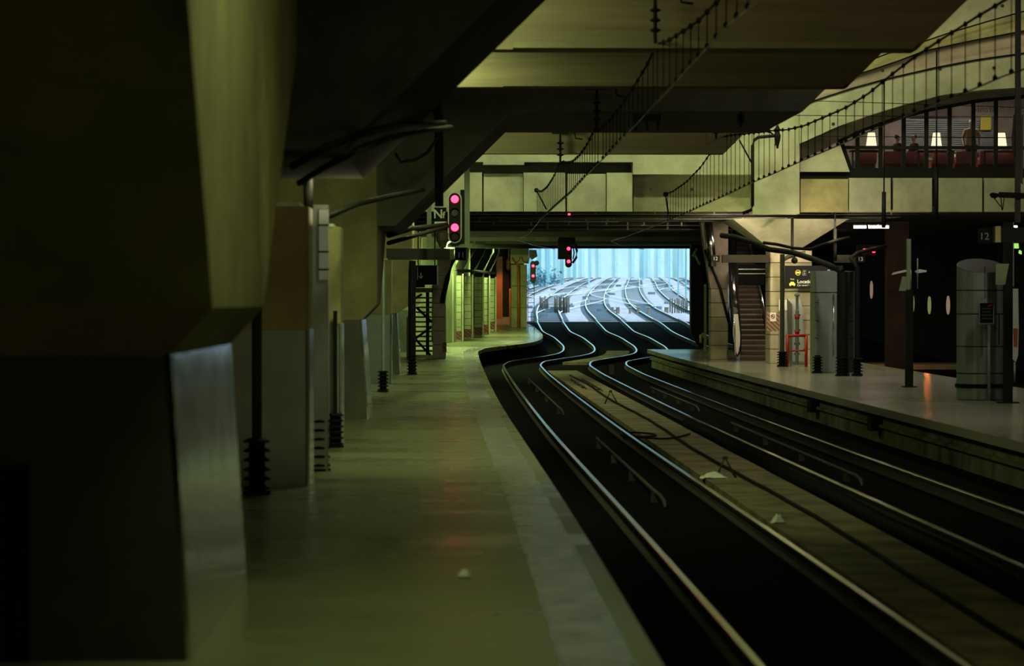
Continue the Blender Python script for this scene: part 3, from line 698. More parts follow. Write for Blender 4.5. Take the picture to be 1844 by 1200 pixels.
# people
def skin_obj(name, joints, edges, m, parent, org, sub=2):
    me = bpy.data.meshes.new(name); me.from_pydata([tuple(Vector(j[0])) for j in joints], edges, [])
    me.materials.append(m)
    o = bpy.data.objects.new(name, me); COL.objects.link(o); o.parent = parent; o['_o'] = tuple(org)
    sm = o.modifiers.new('skin', 'SKIN'); sm.use_smooth_shade = True
    for i, j in enumerate(joints):
        r = j[1]; me.skin_vertices[0].data[i].radius = (r, r) if not isinstance(r, tuple) else r
    me.skin_vertices[0].data[0].use_root = True
    ss = o.modifiers.new('sub', 'SUBSURF'); ss.levels = sub; ss.render_levels = sub
    return o
def person(label, loc, rz, seated, top, trousers, hair, bag=False):
    g = thing('person', label, 'person', loc); g.rotation_euler = (0, 0, rz); g.scale = (1.08,)*3 if not seated else (1,)*3
    zh = .95 if not seated else .52
    fwd = -1  # faces -y
    J = [((0,0,zh), (.15,.11)), ((0,0,zh+.22), (.14,.10)), ((0,-.01,zh+.42), (.17,.11)), ((0,0,zh+.53), (.07,.06)), ((0,-.01,zh+.60), (.05,.05)),
         ((0,-.03,zh+.70), (.085,.10)), ((0,-.02,zh+.80), (.065,.08))]
    E = [(0,1),(1,2),(2,3),(3,4),(4,5),(5,6)]
    def limb(a, pts):
        k = a
        for p in pts: J.append(p); E.append((k, len(J)-1)); k = len(J)-1
        return k
    for sx in (-1, 1):
        if seated:
            arm = [((sx*.19,0,zh+.46), .055), ((sx*.24,-.05,zh+.20), .045), ((sx*.20,-.28,zh+.16), .035), ((sx*.17,-.36,zh+.17), .03)]
        else:
            arm = [((sx*.19,0,zh+.46), .058), ((sx*.27,.01,zh+.20), .045), ((sx*.25,-.10,zh+.0), .035), ((sx*.24,-.13,zh-.06), .032)]
        k = limb(2, arm)
        hand = J[k][0]; d = (0,-.05,-.0) if seated else (0,-.01,-.05)
        for f in range(4):
            o_ = (hand[0]+(f-1.5)*.018, hand[1]+d[1], hand[2]+d[2]-.01)
            limb(k, [((o_[0], o_[1], o_[2]), .009), ((o_[0], o_[1]+d[1]*.6, o_[2]+d[2]*.6-.01), .008)])
        limb(k, [((hand[0]-sx*.03, hand[1]-.02, hand[2]-.02), .010)])
        if seated:
            limb(0, [((sx*.10,-.05,zh-.01), .085), ((sx*.12,-.46,zh-.02), .062), ((sx*.12,-.46,.10), .042), ((sx*.12,-.58,.05), .035)])
        else:
            limb(0, [((sx*.10,0,zh-.1), .09), ((sx*.11,-.02,.50), .062), ((sx*.11,.02,.09), .042), ((sx*.12,-.12,.04), .036)])
    skin_obj('body', J, E, M['skin'], g, loc)
    # clothing: slightly larger shells
    JT = [((0,0,zh-.03), (.165,.125)), ((0,0,zh+.22), (.155,.115)), ((0,-.01,zh+.42), (.185,.125)), ((0,0,zh+.50), (.09,.08))]
    ET = [(0,1),(1,2),(2,3)]
    for sx in (-1, 1):
        JT.append(((sx*.19,0,zh+.46), .072)); ET.append((2, len(JT)-1))
        JT.append((((sx*.24,-.05,zh+.20) if seated else (sx*.27,.01,zh+.20)), .058)); ET.append((len(JT)-2, len(JT)-1))
    skin_obj('shirt', JT, ET, top, g, loc)
    JL = [((0,0,zh-.02), (.17,.13))]; EL = []
    for sx in (-1, 1):
        pts = [((sx*.10,-.05,zh-.01), .10), ((sx*.12,-.46,zh-.02), .075), ((sx*.12,-.46,.14), .055)] if seated else [((sx*.10,0,zh-.1), .105), ((sx*.11,-.02,.50), .075), ((sx*.11,.02,.12), .058)]
        k = 0
        for p in pts: JL.append(p); EL.append((k, len(JL)-1)); k = len(JL)-1
    skin_obj('trousers', JL, EL, trousers, g, loc)
    JH = [((0,.0,zh+.80), (.09,.10)), ((0,.04,zh+.73), (.085,.07)), ((0,.05,zh+.66), (.06,.04))]
    skin_obj('hair', JH, [(0,1),(1,2)], hair, g, loc)
    return g
# the floor of the room is about 1 m below the transom
ppl = P(1752, 290, YB+3.6)
person('standing person seen from behind in an ochre top at the waiting room window', (ppl.x, ppl.y, RF), 0, False, M['ochre'], M['dark_cloth'], M['hair'])
bg_ = MB().bbox(ppl.x-.42, ppl.x-.22, ppl.y-.14, ppl.y+.02, RF+.50, RF+.80, .03)
bo = bg_.tube([(ppl.x-.38, ppl.y-.06, RF+.79), (ppl.x-.33, ppl.y-.08, RF+.90), (ppl.x-.27, ppl.y-.06, RF+.79)], .012, 6).build('hand_bag', M['orange_cloth'])
tag(bo, 'orange bag held by the standing person in the waiting room', 'bag')
pp = P(1617, 290, YB+3.0); person('seated person in dark clothes at left of the waiting room window', (pp.x, YB+2.85, RF), PI*.5+.3, True, M['dark_cloth'], M['dark_cloth'], M['dark_hair'])
pp = P(1642, 290, YB+3.0); person('seated person in dark clothes between two window mullions, facing left', (pp.x+.1, YB+2.85, RF), -PI*.4, True, M['dark_cloth'], M['dark_cloth'], M['dark_hair'])

# under-deck ribs and conduits
for k, (Y, y0, m_) in enumerate(((94.9,2.93,'brown_metal'),(99,2.9,'concrete_dark'),(105,2.72,'brown_metal'),(114.5,2.72,'brown_metal'),(123.5,2.75,'concrete_dark'),(133,2.84,'brown_metal'),(146,3.05,'concrete_dark'),(158,3.1,'brown_metal'))):
    o = MB().box(-1.2, 15.5, Y, Y+.3, H+y0, H+3.22).box(-1.2, 15.5, Y-.1, Y+.4, H+y0-.02, H+y0+.02).build('deck_girder', M[m_])
    tag(o, 'dark girder under the footbridge deck', 'girder', 'girders under the deck')
for k, (Y, hh, xa, xb) in enumerate(((93.6, 2.98, 0, 16), (96.2, 2.9, 2, 14), (97.5, 2.84, 0, 6), (101.5, 2.82, 1, 12), (104, 2.74, 3, 15))):
    o = MB().tube([(xa, Y, H+hh), (xb, Y, H+hh)], .022, 6)
    for i in range(8): x_ = xa+(xb-xa)*(i+.5)/8; o.box(x_-.03, x_+.03, Y-.04, Y+.04, H+hh-.02, H+3.22)
    tag(o.build('ceiling_conduit', M['steel_grey']), 'thin grey conduit crossing under the footbridge deck', 'pipe', 'conduits under the deck')

# ------------------------------------------------------------------ catenary wires
def wire_pts(l): return l
def interp(path, Y):
    for a, b_ in zip(path, path[1:]):
        if a.y <= Y <= b_.y:
            u = (Y-a.y)/(b_.y-a.y); return a.lerp(b_, u)
    return path[0] if Y < path[0].y else path[-1]
def catenary(label, contact, mess_spans, step):
    t = thing('overhead_line', label, 'overhead wire', contact[0], 'overhead lines')
    MB().tube(contact, .011 if True else .01, 6).build('contact_wire', M['copper'], t)
    for sp in mess_spans:
        MB().tube(sp, .016, 6).build('messenger_wire', M['wire'], t)
        Y = sp[0].y+.6
        while Y < sp[-1].y-.2:
            a = interp(sp, Y); c = interp(contact, Y)
            if a.z - c.z > .08:
                mb = MB().tube([a, c], .007, 4); s = .036
                mb.lathe(a.x, a.y, [(.01,a.z-s),(s*.8,a.z-s*.5),(s*.8,a.z+s*.3),(.01,a.z+s)], 8)
                mb.lathe(c.x, c.y, [(.01,c.z-.01),(s*.8,c.z+.0),(s*.8,c.z+s),(.01,c.z+s*1.6)], 8)
                mb.build('dropper', M['wire'], t)
            Y += step
    return t
def path(pts, X=None):
    out = []
    for p in pts:
        if len(p) == 3: out.append(P(p[0], p[1], p[2]))
        else: out.append(P(p[0], p[1], X*F/(p[0]-VX)))
    return sorted(out, key=lambda v: v.y)
c1 = path([(1366,0),(1315,41),(1273,86.5),(1238,123),(1212,154),(1133,237),(1095,277),(1055,317),(1028,347),(1004,368),(972,397),(953,421,100),(932,433,114),(969,444,124),(1000,449,134)], 2.9)
c1.insert(0, Vector((2.95, 8, H+2.9)))
m1a = path([(1295,0),(1274.6,20),(1257,38),(1240,50),(1211.6,68),(1199,75),(1182,79)], 2.9); m1a.insert(0, Vector((2.95, 22, H+3.5)))
m1b = path([(1182,79),(1166,115),(1153,137),(1141,157),(1120,187),(1100,215),(1088,225),(1080,234)], 2.9)
m1c = path([(1080,234),(1069,236),(1055,264),(1044,279),(1031,291),(1020,293),(1014,291)], 2.9)
m1d = path([(1014,291),(1007,296),(996,320),(985,337),(975,345),(966,343)], 2.9)
catenary('overhead line of the left track with droppers, from top centre down to the opening', c1, [m1a, m1b, m1c, m1d], 1.05)
c2 = path([(1843,125),(1812,135),(1750,162),(1695,183),(1645,203),(1570,235),(1510,262),(1448,288),(1400,310),(1360,327),(1322,345),(1262,372),(1225,389.5),(1187,404),(1125,427),(1100,434,110),(1122,444,119),(1160,449,128)], 6.5)
c2.insert(0, Vector((6.5, 14, H+2.7)))
m2a = path([(1844,-20),(1760,30),(1700,68),(1647,103),(1603,137),(1565,168),(1527,192),(1491,208),(1449,226),(1420,233),(1403,234)], 6.5)
m2b = path([(1403,234),(1380,236),(1350,240),(1317,243),(1300,247),(1291,249)], 6.5)
m2c = path([(1291,249),(1289,266),(1277,280),(1262,301),(1236,328),(1212,344.6),(1198.6,350)], 6.5)
catenary('overhead line of the right track with droppers crossing the footbridge face', c2, [m2a, m2b, m2c], .95)
# stay wire anchors at the ends
for (a, b_, l) in (((966,343,YB-.9),(984,377,YB-.2),'wire anchor bracket at the left end of the left overhead line'),((1199,350,81),(1204,386,81.2),'anchor dropper at the end of the right overhead line')):
    mb = MB().tube([P(*a), P(*b_)], .025, 6); q = P(*a); mb.lathe(q.x, q.y, [(.02,q.z-.07),(.07,q.z-.04),(.07,q.z+.05),(.02,q.z+.08)], 10)
    tag(mb.build('wire_anchor', M['wire']), l, 'bracket')
def insulator(px_, y0, y1, Y, label, nd=3, dr=.075, arm=True):
    a = P(px_, y0, Y); b_ = P(px_, y1, Y)
    t = thing('insulator', label, 'insulator', b_, 'hanging insulators')
    L = a.z-b_.z; prof = [(.022, b_.z)]
    for k in range(nd):
        z = b_.z+L*(.22+.2*k) ; prof += [(.028, z), (dr, z+.02), (dr, z+.035), (.028, z+.06)]
    prof += [(.025, b_.z+L*.8), (.02, a.z)]
    MB().lathe(a.x, a.y, prof, 14).build('insulator_discs', M['black'], t)
    if arm:
        MB().box(a.x-.19, a.x+.19, a.y-.06, a.y+.06, a.z-.02, a.z+.06).build('bracket', M['black_metal'], t)
        MB().tube([(a.x+.2,a.y,a.z+.03),(a.x+.33,a.y,a.z+.03),(a.x+.36,a.y,a.z-.12),(a.x+.52,a.y,a.z-.14)], .02, 6).build('hook_arm', M['black_metal'], t)
insulator(1180, -12, 78, 38.0, 'large hanging insulator with discs at top centre in front of the top brown beam')
insulator(1075, 160, 234, 50.3, 'hanging insulator in the dark in front of the middle dark beam')
insulator(1009, 240, 293, 65.0, 'hanging insulator in front of the lowest brown beam', dr=.085)
insulator(1290, 208, 250, 64.8, 'dim insulator of the right track below the dark beam', arm=False)
insulator(1335, 200, 228, 50.2, 'dim short insulator right of the dark clamp box', arm=False)
q = P(1165, 213, 50.2)
mb = MB().box(q.x-.25, q.x+.25, q.y-.1, q.y+.1, q.z-.05, q.z+.07)
for dx in (-.2, 0, .2): mb.box(q.x+dx-.02, q.x+dx+.02, q.y-.03, q.y+.03, q.z-.22, q.z-.05)
tag(mb.build('clamp_box', M['black_metal']), 'dark clamp box fixed on the middle dark beam', 'clamp')
# bracket mast on the bridge face
t = thing('bracket_mast', 'black curved bracket pipe on the footbridge face casting a shadow', 'mast', P(1356, 381, YB-.5))
Yb = YB-1.2
MB().tube([P(1338,384,Yb), P(1354,378,Yb), P(1356,370,Yb), P(1356,262,Yb), P(1359,252,Yb), P(1366,247,Yb), P(1385,245,Yb), P(1398,244,Yb)], .055, 10).build('mast_pipe', M['black_metal'], t)
MB().tube([P(1332,252,Yb), P(1356,296,Yb)], .03, 6).build('stay_rod', M['black_metal'], t)
q = P(1401, 244, Yb); MB().lathe(q.x, q.y, [(.03,q.z-.42),(.05,q.z-.3),(.09,q.z-.15),(.11,q.z),(.07,q.z+.12),(.09,q.z+.2),(.03,q.z+.35)], 12).build('insulator_head', M['black'], t)
MB().tube([P(1376,235,Yb), P(1390,239,Yb), P(1401,250,Yb), P(1396,262,Yb)], .03, 6).build('hanger_cable', M['black'], t)
# horizontal span wires across the bridge
for (a, b_, l) in (((1470,181),(1860,193),'thin upper span wire stretched across the footbridge arch'),((1250,206),(1860,210),'thin lower span wire stretched across the footbridge arch'),((1480,245),(1841,247),'thin span wire across the waiting room window')):
    tag(MB().tube([P(a[0],a[1],89), P(b_[0],b_[1],89)], .012, 5).build('span_wire', M['wire']), l, 'wire')
# hanging rods
for (x_, y0, y1, y2, Y, l) in ((1594,143,345,410,80,'left of two thin hanging rods with thick lower tube on the footbridge'),(1689,90,300,392,80,'right of two thin hanging rods with thick lower tube on the footbridge')):
    a = P(x_, y0, Y); m_ = P(x_, y1, Y); e = P(x_-.5, y2, Y)
    t = thing('hanging_rod', l, 'rod', e)
    MB().tube([a, m_], .022, 6).build('rod', M['black_metal'], t); MB().tube([m_, e], .062, 8).build('lower_tube', M['black_metal'], t)
# ------------------------------------------------------------------ left hanging tubes and poles
def tube_thing(name, pts, r, label, cat, m='black_metal', n=10):
    return tag(MB().tube([P(*p) for p in pts], r, n).build(name, M[m]), label, cat)
tube_thing('support_tube', [(540,330,28.4),(575,308,27.6),(640,272,26.2),(700,250,28.4),(760,237,32),(812,230,36)], .034, 'lower of two dark tubes slanting across the light haunch face', 'tube')
tube_thing('support_tube', [(528,300,25.2),(590,265,24.6),(650,242,25.0),(720,226,28.3),(800,222,34.2)], .036, 'upper of two dark tubes slanting across the light haunch face', 'tube')
tube_thing('support_tube', [(588,392,35),(640,369,38),(700,354,42),(762,342,46)], .038, 'dark tube slanting over the yellow blocks', 'tube')
tube_thing('support_tube', [(700,424,55),(740,412,60),(804,405,66)], .055, 'upper dark arm reaching towards the letter plate by the signal', 'tube')
tube_thing('support_tube', [(700,438,55),(750,424,60),(806,408,66)], .045, 'lower dark arm reaching towards the letter plate by the signal', 'tube')
tube_thing('hanging_pole', [(787,40,49.6),(787,200,49.6),(790,210,49.8),(791,372,49.8)], .08, 'thick dark pole hanging in front of the slanted haunch', 'pole')
tube_thing('cable', [(790,245,49),(770,275,49),(748,288,49),(722,292,49),(712,276,49)], .03, 'dark cable drooping below the slanted tubes', 'cable')
tube_thing('cable', [(712,404,58),(735,392,58),(752,376,58),(765,358,58),(775,345,57.9)], .025, 'thin cable along the haunch edge, coloured red for the signal light on it', 'cable', 'red')  # red signal light on the haunch edge is painted into this colour
tube_thing('strut', [(556,268,30.8),(556,380,34.6)], .06, 'dark strut above the boxed post', 'strut')

# red signal Nf, sign 11
YS = 68.0
t = thing('railway_signal', 'tall oval signal with two red lights beside the letter plate', 'signal', P(818, 440, YS))
def capsule(cx, y0, y1, hw, n=10):
    pts = []
    for k in range(n+1):
        a = PI*k/n; pts.append((cx+hw*math.cos(a), y0+hw-hw*math.sin(a)))
    for k in range(n+1):
        a = PI+PI*k/n; pts.append((cx+hw*math.cos(a), y1-hw-hw*math.sin(a)))
    return pts
def signal_head(t, cx, y0, y1, hw, Y, lamps, dim=(), rim='white', lr=.55):
    MB().px(capsule(cx, y0, y1, hw), Y+.02, .16).build('rim', M[rim], t)
    MB().px(capsule(cx, y0+hw*.16, y1-hw*.16, hw*.84), Y-.01, .06).build('backplate', M['black_metal'], t)
    for ly in lamps:
        q = P(cx, ly, Y-.05); r = hw*lr*Y/F
        MB().lathe(q.x, 0, [(r, q.y-.02), (r*.9, q.y-.035)], 20, 'y', q.z).build('red_lens', M['lamp_red'], t)
    for ly in dim:
        q = P(cx, ly, Y-.05); r = hw*lr*Y/F
        MB().lathe(q.x, 0, [(r, q.y-.0), (r*.9, q.y-.02)], 20, 'y', q.z).build('dark_lens', M['lamp_red_dim'], t)
    for ly in list(lamps)+list(dim):
        q = P(cx, ly, Y); r = hw*lr*Y/F*1.18
        pts = [Vector((q.x+r*math.cos(a), q.y-.12, q.z+r*math.sin(a))) for a in [PI*k/10 for k in range(11)]]
        pts2 = [Vector((p.x, q.y, p.z)) for p in pts]
        MB().add(pts+pts2+[p*1.0+Vector((0,0,.01)) for p in pts]+[p+Vector((0,0,.01)) for p in pts2], [(i,i+1,11+i+1,11+i) for i in range(10)]+[(22+i+1,22+i,33+i,33+i+1) for i in range(10)]).build('hood', M['black_metal'], t)
signal_head(t, 819, 346, 438, 12.5, YS, (359, 410), (384, 427))
MB().px([(829,342),(836,342),(836,436),(829,436)], YS+.1, .2).build('housing', M['black_metal'], t)
MB().px([(822,428),(843,428),(843,446),(806,446),(806,440)], YS+.25, .06).build('foot_plate', M['green_metal'], t)
MB().px([(836,284),(846,284),(846,446),(836,446)], YS+.2, .12).build('hanger_post', M['green_metal'], t)
MB().px([(769,345),(777,345),(777,446),(769,446)], YS+.2, .12).build('hanger_post', M['green_metal'], t)
t2 = thing('letter_plate', 'black plate with white letters Nf left of the oval signal', 'sign', P(793, 400, YS))
MB().px([(782,374),(804,374),(804,399),(782,399)], YS, .04).build('plate', M['sign'], t2)
text_mesh('letters', 'N', M['letters'], t2, P(789, 386.5, YS-.012), .30, .004, bold=.006)
text_mesh('letters', 'f', M['letters'], t2, P(799, 388, YS-.012), .22, .004, bold=.004)
MB().px([(782,399.5),(804,399.5),(804,405),(782,405)], YS, .03).build('small_plate', M['white'], t2)
t2 = thing('signal_motor', 'small dark mechanism below the letter plate', 'mechanism', P(797, 440, YS+.1))
q = P(797, 424, YS+.1); MB().lathe(q.x, q.y, [(.08,q.z-.3),(.11,q.z-.2),(.16,q.z-.12),(.17,q.z+.05),(.10,q.z+.12)], 16).build('body', M['brown_metal'], t2)
MB().px([(794,404),(800,404),(800,450),(794,450)], YS+.22, .06).build('back_post', M['green_metal'], t2)
MB().px([(776,412),(806,407),(806,412),(776,418)], YS+.05, .2).build('bracket_arm', M['black_metal'], t2)
t2 = thing('platform_number_sign', 'sign 11 at the end of a dark beam left of the tracks', 'sign', P(765, 468, 72))
MB().px([(696,448),(818,448),(818,468),(696,468)], 72, .3).build('beam', M['brown_metal'], t2)
MB().px([(810,448),(818,448),(818,468),(810,468)], 71.98, .02).build('end_cap', M['concrete_yellow'], t2)
MB().px([(819,446),(839,446),(839,469),(819,469)], 72, .06).build('number_plate', M['sign'], t2)
text_mesh('number', '11', M['letters'], t2, P(830, 460, 71.99), .20, .004, bold=.003)
# hanging arrow sign and stair structure behind
t2 = thing('arrow_sign', 'black hanging sign box with a white down arrow', 'sign', P(765, 515, 100))
MB().px([(748,478),(788,478),(788,513),(765,513),(765,518),(748,518)], 100, .3).build('sign_box', M['sign'], t2)
q = P(758, 496, 99.98)
mb = MB().box(q.x-.015, q.x+.015, q.y-.01, q.y, q.z-.09, q.z+.09)
mb.prism([(q.x-.07,q.z-.02),(q.x,q.z-.09),(q.x,q.z-.12),(q.x-.09,q.z-.03)], q.y-.01, q.y); mb.prism([(q.x+.07,q.z-.02),(q.x+.09,q.z-.03),(q.x,q.z-.12),(q.x,q.z-.09)], q.y-.01, q.y)
mb.build('down_arrow', M['letters'], t2)
MB().px([(751.5,481),(752.5,481),(752.5,504),(751.5,504)], 99.98, .01).build('divider_line', M['letters'], t2)
for hx in (753, 783): MB().box(P(hx,478,100).x-.02, P(hx,478,100).x+.02, 100.1, 100.14, P(hx,478,100).z, H+3.22).build('hanger_rod', M['black_metal'], t2)
MB().px([(787,479),(789,479),(789,513),(787,513)], 99.97, .3).build('side_frame', M['steel_grey'], t2)
t2 = thing('stair_tower', 'open metal stair with lattice of treads behind the black post', 'stairs', B(760, 648))
Yt = 104.0
for k in range(13):
    y_ = 535+k*8.7; MB().px([(737,y_),(784,y_),(784,y_+3.0),(737,y_+3.0)], Yt+.1*k, .3).build('tread', M['stair'], t2)
mb = MB()
for (a, b_) in (((750,554),(783,585)),((783,585),(745,612)),((738,600),(775,640)),((736,545),(760,530))): mb.tube([P(a[0],a[1],Yt), P(b_[0],b_[1],Yt)], .05, 6)
mb.build('brace', M['black_metal'], t2)
MB().px([(767,520),(773,520),(773,642),(767,642)], Yt+.4, .15).build('column', M['black_metal'], t2)
MB().px([(782,513),(786,513),(786,647),(782,647)], Yt-.2, .1).build('column', M['steel_grey'], t2)
MB().px([(732,570),(736,570),(736,647),(732,647)], Yt, .1).build('column', M['stair'], t2)
MB().px([(734,640),(786,640),(786,649),(734,649)], Yt, .6).build('base_kerb', M['stone'], t2)
MB().px([(748,519),(784,519),(784,527),(748,527)], Yt, .4).build('landing', M['stone_brown'], t2)
MB().tube([P(779,515,Yt-.1), P(779,540,Yt-.1), P(778,585,Yt-.1), P(778,615,Yt-.1)], .025, 6).build('handrail', M['chrome'], t2)

# stone column helper: stacked courses
def stone_column(x0, x1, Y0, Y1, z0, z1, n, m, t, name='column'):
    MB().box(x0+.03, x1-.03, Y0+.03, Y1-.03, z0, z1).build('core', M['joint'], t)
    mb = MB(); d = (z1-z0)/n
    for k in range(n): mb.bbox(x0, x1, Y0, Y1, z0+d*k+.012, z0+d*(k+1)-.012, .03)
    return mb.build(name, M[m], t)
b = B(786, 646); x1 = (803-VX)*b.y/F
t = thing('stone_column', 'purple-brown stone column with slanting beam, behind the stair on the left', 'column', (b.x, b.y, b.z))
stone_column(x1-.5, x1, b.y, b.y+.6, b.z, H+1.0, 6, 'stone_brown', t, 'shaft')
MB().px([(787,530),(803,530),(806,500),(818,470),(812,448),(788,448)], b.y+.05, .5).build('flared_head', M['stone_brown'], t)
MB().tube([P(818,465,b.y-.1), P(806,500,b.y-.1), P(796,545,b.y-.1)], .09, 8).build('slanting_beam', M['black_metal'], t)
MB().px([(797,617),(804,617),(804,634),(797,634)], b.y-.05, .04).build('hazard_plate', M['hazard'], t)

# row of green-lit columns
cols = ((809.5, 617, 7), (823, 616, 16), (842, 612, 13), (861, 608, 14), (875, 603, 9), (886, 597, 9))
for i, (cx, by, w) in enumerate(cols):
    b = B(cx, by); hw = w/2*b.y/F
    t = thing('platform_column', ('%s green-lit column of the row at the far end of the left platform' % ('nearest', 'second', 'third', 'fourth', 'fifth', 'farthest')[i]), 'column', b, 'row of green-lit columns')
    stone_column(b.x-hw, b.x+hw, b.y, b.y+.5, b.z, H+1.25, 9, 'concrete_green', t, 'shaft')
    MB().box(b.x-hw-.05, b.x-hw-.02, b.y-.12, b.y+.5, b.z, H+1.3).build('edge_fin', M['concrete_pale'], t)
    MB().box(b.x-hw, b.x+hw, b.y-.02, b.y, b.z+.1, b.z+.5).build('hazard_plate', M['hazard'], t)
    MB().box(b.x+hw+.03, b.x+hw+.09, b.y-.10, b.y+.4, b.z, H+1.32).build('edge_fin', M['concrete_pale'], t)
    MB().tube([(b.x-hw, b.y-.1, H+1.2), (b.x-hw*.9, b.y-.1, H+1.55), (b.x+.35, b.y-.1, H+2.5), (b.x+.36, b.y-.1, H+3.2)], .055, 8).build('bent_strut', M['green_metal'], t)
wl = MB(); ysw = frange(118, 150, 2)
strip_mesh  # wall behind the columns
for a, b_ in zip(ysw, ysw[1:]):
    f = lambda Y: left_edge(Y)-3.6
    wl.hexa([(f(a)-.3,a,pz(a)-.05),(f(a),a,pz(a)-.05),(f(b_),b_,pz(b_)-.05),(f(b_)-.3,b_,pz(b_)-.05)], [(f(a)-.3,a,H+3.2),(f(a),a,H+3.2),(f(b_),b_,H+3.2),(f(b_)-.3,b_,H+3.2)])
struct(wl.build('wall_behind_columns', M['concrete_green']))
tag(MB().tube([P(812,487,127), P(850,488,132), P(890,492,142)], .07, 8).build('pipe', M['black_metal']), 'dark pipe running along the tops of the green-lit columns', 'pipe')
tag(MB().tube([P(845,443,124), P(900,444,128), P(950,444,132)], .12, 10).build('pipe', M['green_metal']), 'green-lit pipe under the deck above the column row', 'pipe')

# yellow-green column beside the opening
b = B(936, 592); Yc = 146.0
t = thing('concrete_column', 'mottled yellow-green column at the left side of the bright opening', 'column', (3.75, Yc, pz(Yc)))
x0 = (920-VX)*Yc/F; x1 = (949-VX)*Yc/F
stone_column(x0, x1, Yc, Yc+.7, pz(Yc)-.1, H+2.0, 3, 'concrete_yellow', t, 'shaft')
MB().bbox(x0-.03, x1+.1, Yc-.05, Yc+.7, H+2.05, H+2.5, .02).build('decorated_frieze', M['concrete_yellow'], t)
for k in range(2):
    cx = x0+.28+.5*k; MB().tube([(cx+.2*math.cos(a), Yc-.08, H+2.4-.28*math.sin(a)) for a in [PI*i/10 for i in range(11)]], .02, 5).build('arc_ornament', M['black_metal'], t)
MB().box(x0-.03, x1+.1, Yc-.02, Yc+.7, H+2.5, H+3.2).build('dark_head', M['concrete_dark'], t)
t = thing('orange_pipe', 'orange-brown vertical pipe in front of the yellow-green column', 'pipe', (P(934,592,Yc).x, Yc-.2, pz(Yc)))
MB().tube([P(934,592,Yc-.3), P(934,478,Yc-.3)], .085, 10).build('pipe', M['orange'], t)
MB().tube([P(934,480,Yc-.3), P(930,474,Yc-.3), P(922,464,Yc-.3)], .05, 8).build('branch', M['orange'], t)
# orange passage
t = thing('passage_steps', 'orange-lit steps in the passage left of the yellow-green column', 'steps', (3.0, 149.6, pz(149.6)))
for k in range(4): MB().box(2.62, 3.38, 149.6+.3*k, 151.2, pz(149.6)-.05+.10*k, pz(149.6)+.05+.10*k).build('step', M['stone_brown'], t)
tag(MB().px([(894,462),(905,462),(905,588),(894,588)], 150.3, .3).build('orange_wall', M['orange']), 'tall narrow orange panel left of the orange-lit steps', 'panel')
tag(MB().px([(905,478),(917,478),(917,585),(905,585)], 150.9, .2).build('passage_door', M['black_metal']), 'dark doorway above the orange-lit steps', 'doorway')
tag(MB().px([(917,520),(920.5,520),(920.5,592),(917,592)], 149, .1).build('orange_edge', M['orange']), 'thin orange post touching the left edge of the yellow-green column', 'post')
q = P(916, 475, 148.5)
tag(MB().lathe(q.x, 148.5, [(.04,q.z-.35),(.14,q.z-.25),(.15,q.z+.15),(.05,q.z+.3)], 12).box(q.x-.02, q.x+.02, 148.48, 148.52, q.z+.3, H+3.22).build('orange_lantern', M['orange']), 'orange lantern hanging beside the yellow-green column', 'lantern')

# far signals
t = thing('railway_signal', 'small signal with two red lights and ladder left of the opening', 'signal', P(958, 592, 141))
Y = 141; signal_head(t, 960, 470, 510, 5.0, Y, (479, 497), (488,), rim='black_metal', lr=.5)
MB().lathe(P(966,474,Y).x, 0, [(.13, Y-.3), (.13, Y+.2)], 14, 'y', P(966,474,Y).z).build('hooded_lamp', M['black'], t)
MB().px([(953,450),(966,450),(968,462),(958,468),(953,462)], Y, .3).build('top_box', M['black_metal'], t)
for xx in (950.5, 962): MB().tube([P(xx,600,Y), P(xx,508,Y)], .018, 6).build('ladder_rail', M['black_metal'], t)
for k in range(9): MB().tube([P(950.5,520+k*8.5,Y), P(962,520+k*8.5,Y)], .014, 5).build('ladder_rung', M['black_metal'], t)
t = thing('railway_signal', 'hanging signal with two red lights against the bright opening', 'signal', P(1024, 482, 118))
Y = 118; signal_head(t, 1024, 440, 482, 6.0, Y, (448, 471), (460,), rim='black_metal', lr=.52)
MB().px([(1005,430),(1020,430),(1020,467),(1005,467)], Y+.1, .3).build('control_box', M['black_metal'], t)
MB().px([(1007,424),(1036,424),(1036,441),(1007,441)], Y+.05, .25).build('hanger', M['black_metal'], t)
MB().tube([P(1036,440,Y), P(1039,452,Y), P(1038,464,Y), P(1031,474,Y)], .05, 8).build('cable_loop', M['black'], t)
MB().tube([P(1032,445,Y), P(1034,455,Y), P(1032,467,Y)], .03, 6).build('cable_loop', M['black'], t)
t = thing('railway_signal', 'red signal light above the sign 13 at right', 'signal', P(1558, 460, 99))
Y = 99; signal_head(t, 1559, 443, 461, 6.5, Y, (451.5,), (), rim='black_metal', lr=.6)
MB().px([(1545,441),(1580,441),(1580,460),(1545,460)], Y+.1, .2).build('panel', M['black_metal'], t)
for (ax, ay) in ((1576,448),(1576,454)):
    q = P(ax, ay, Y); MB().box(q.x-.04, q.x+.04, q.y-.02, q.y+.1, q.z-.015, q.z+.015).build('small_red_light', M['lamp_red'], t)
for (ax, ay, l) in ((1558,383,0),(1578,383,0)):
    q = P(ax, ay, 93); 
tag(MB().tube([P(1023,386,92.5), P(1027,386,92.5)], .03, 8).build('tail_light', M['lamp_red']), 'tiny red light under the footbridge edge above the hanging signal', 'light')

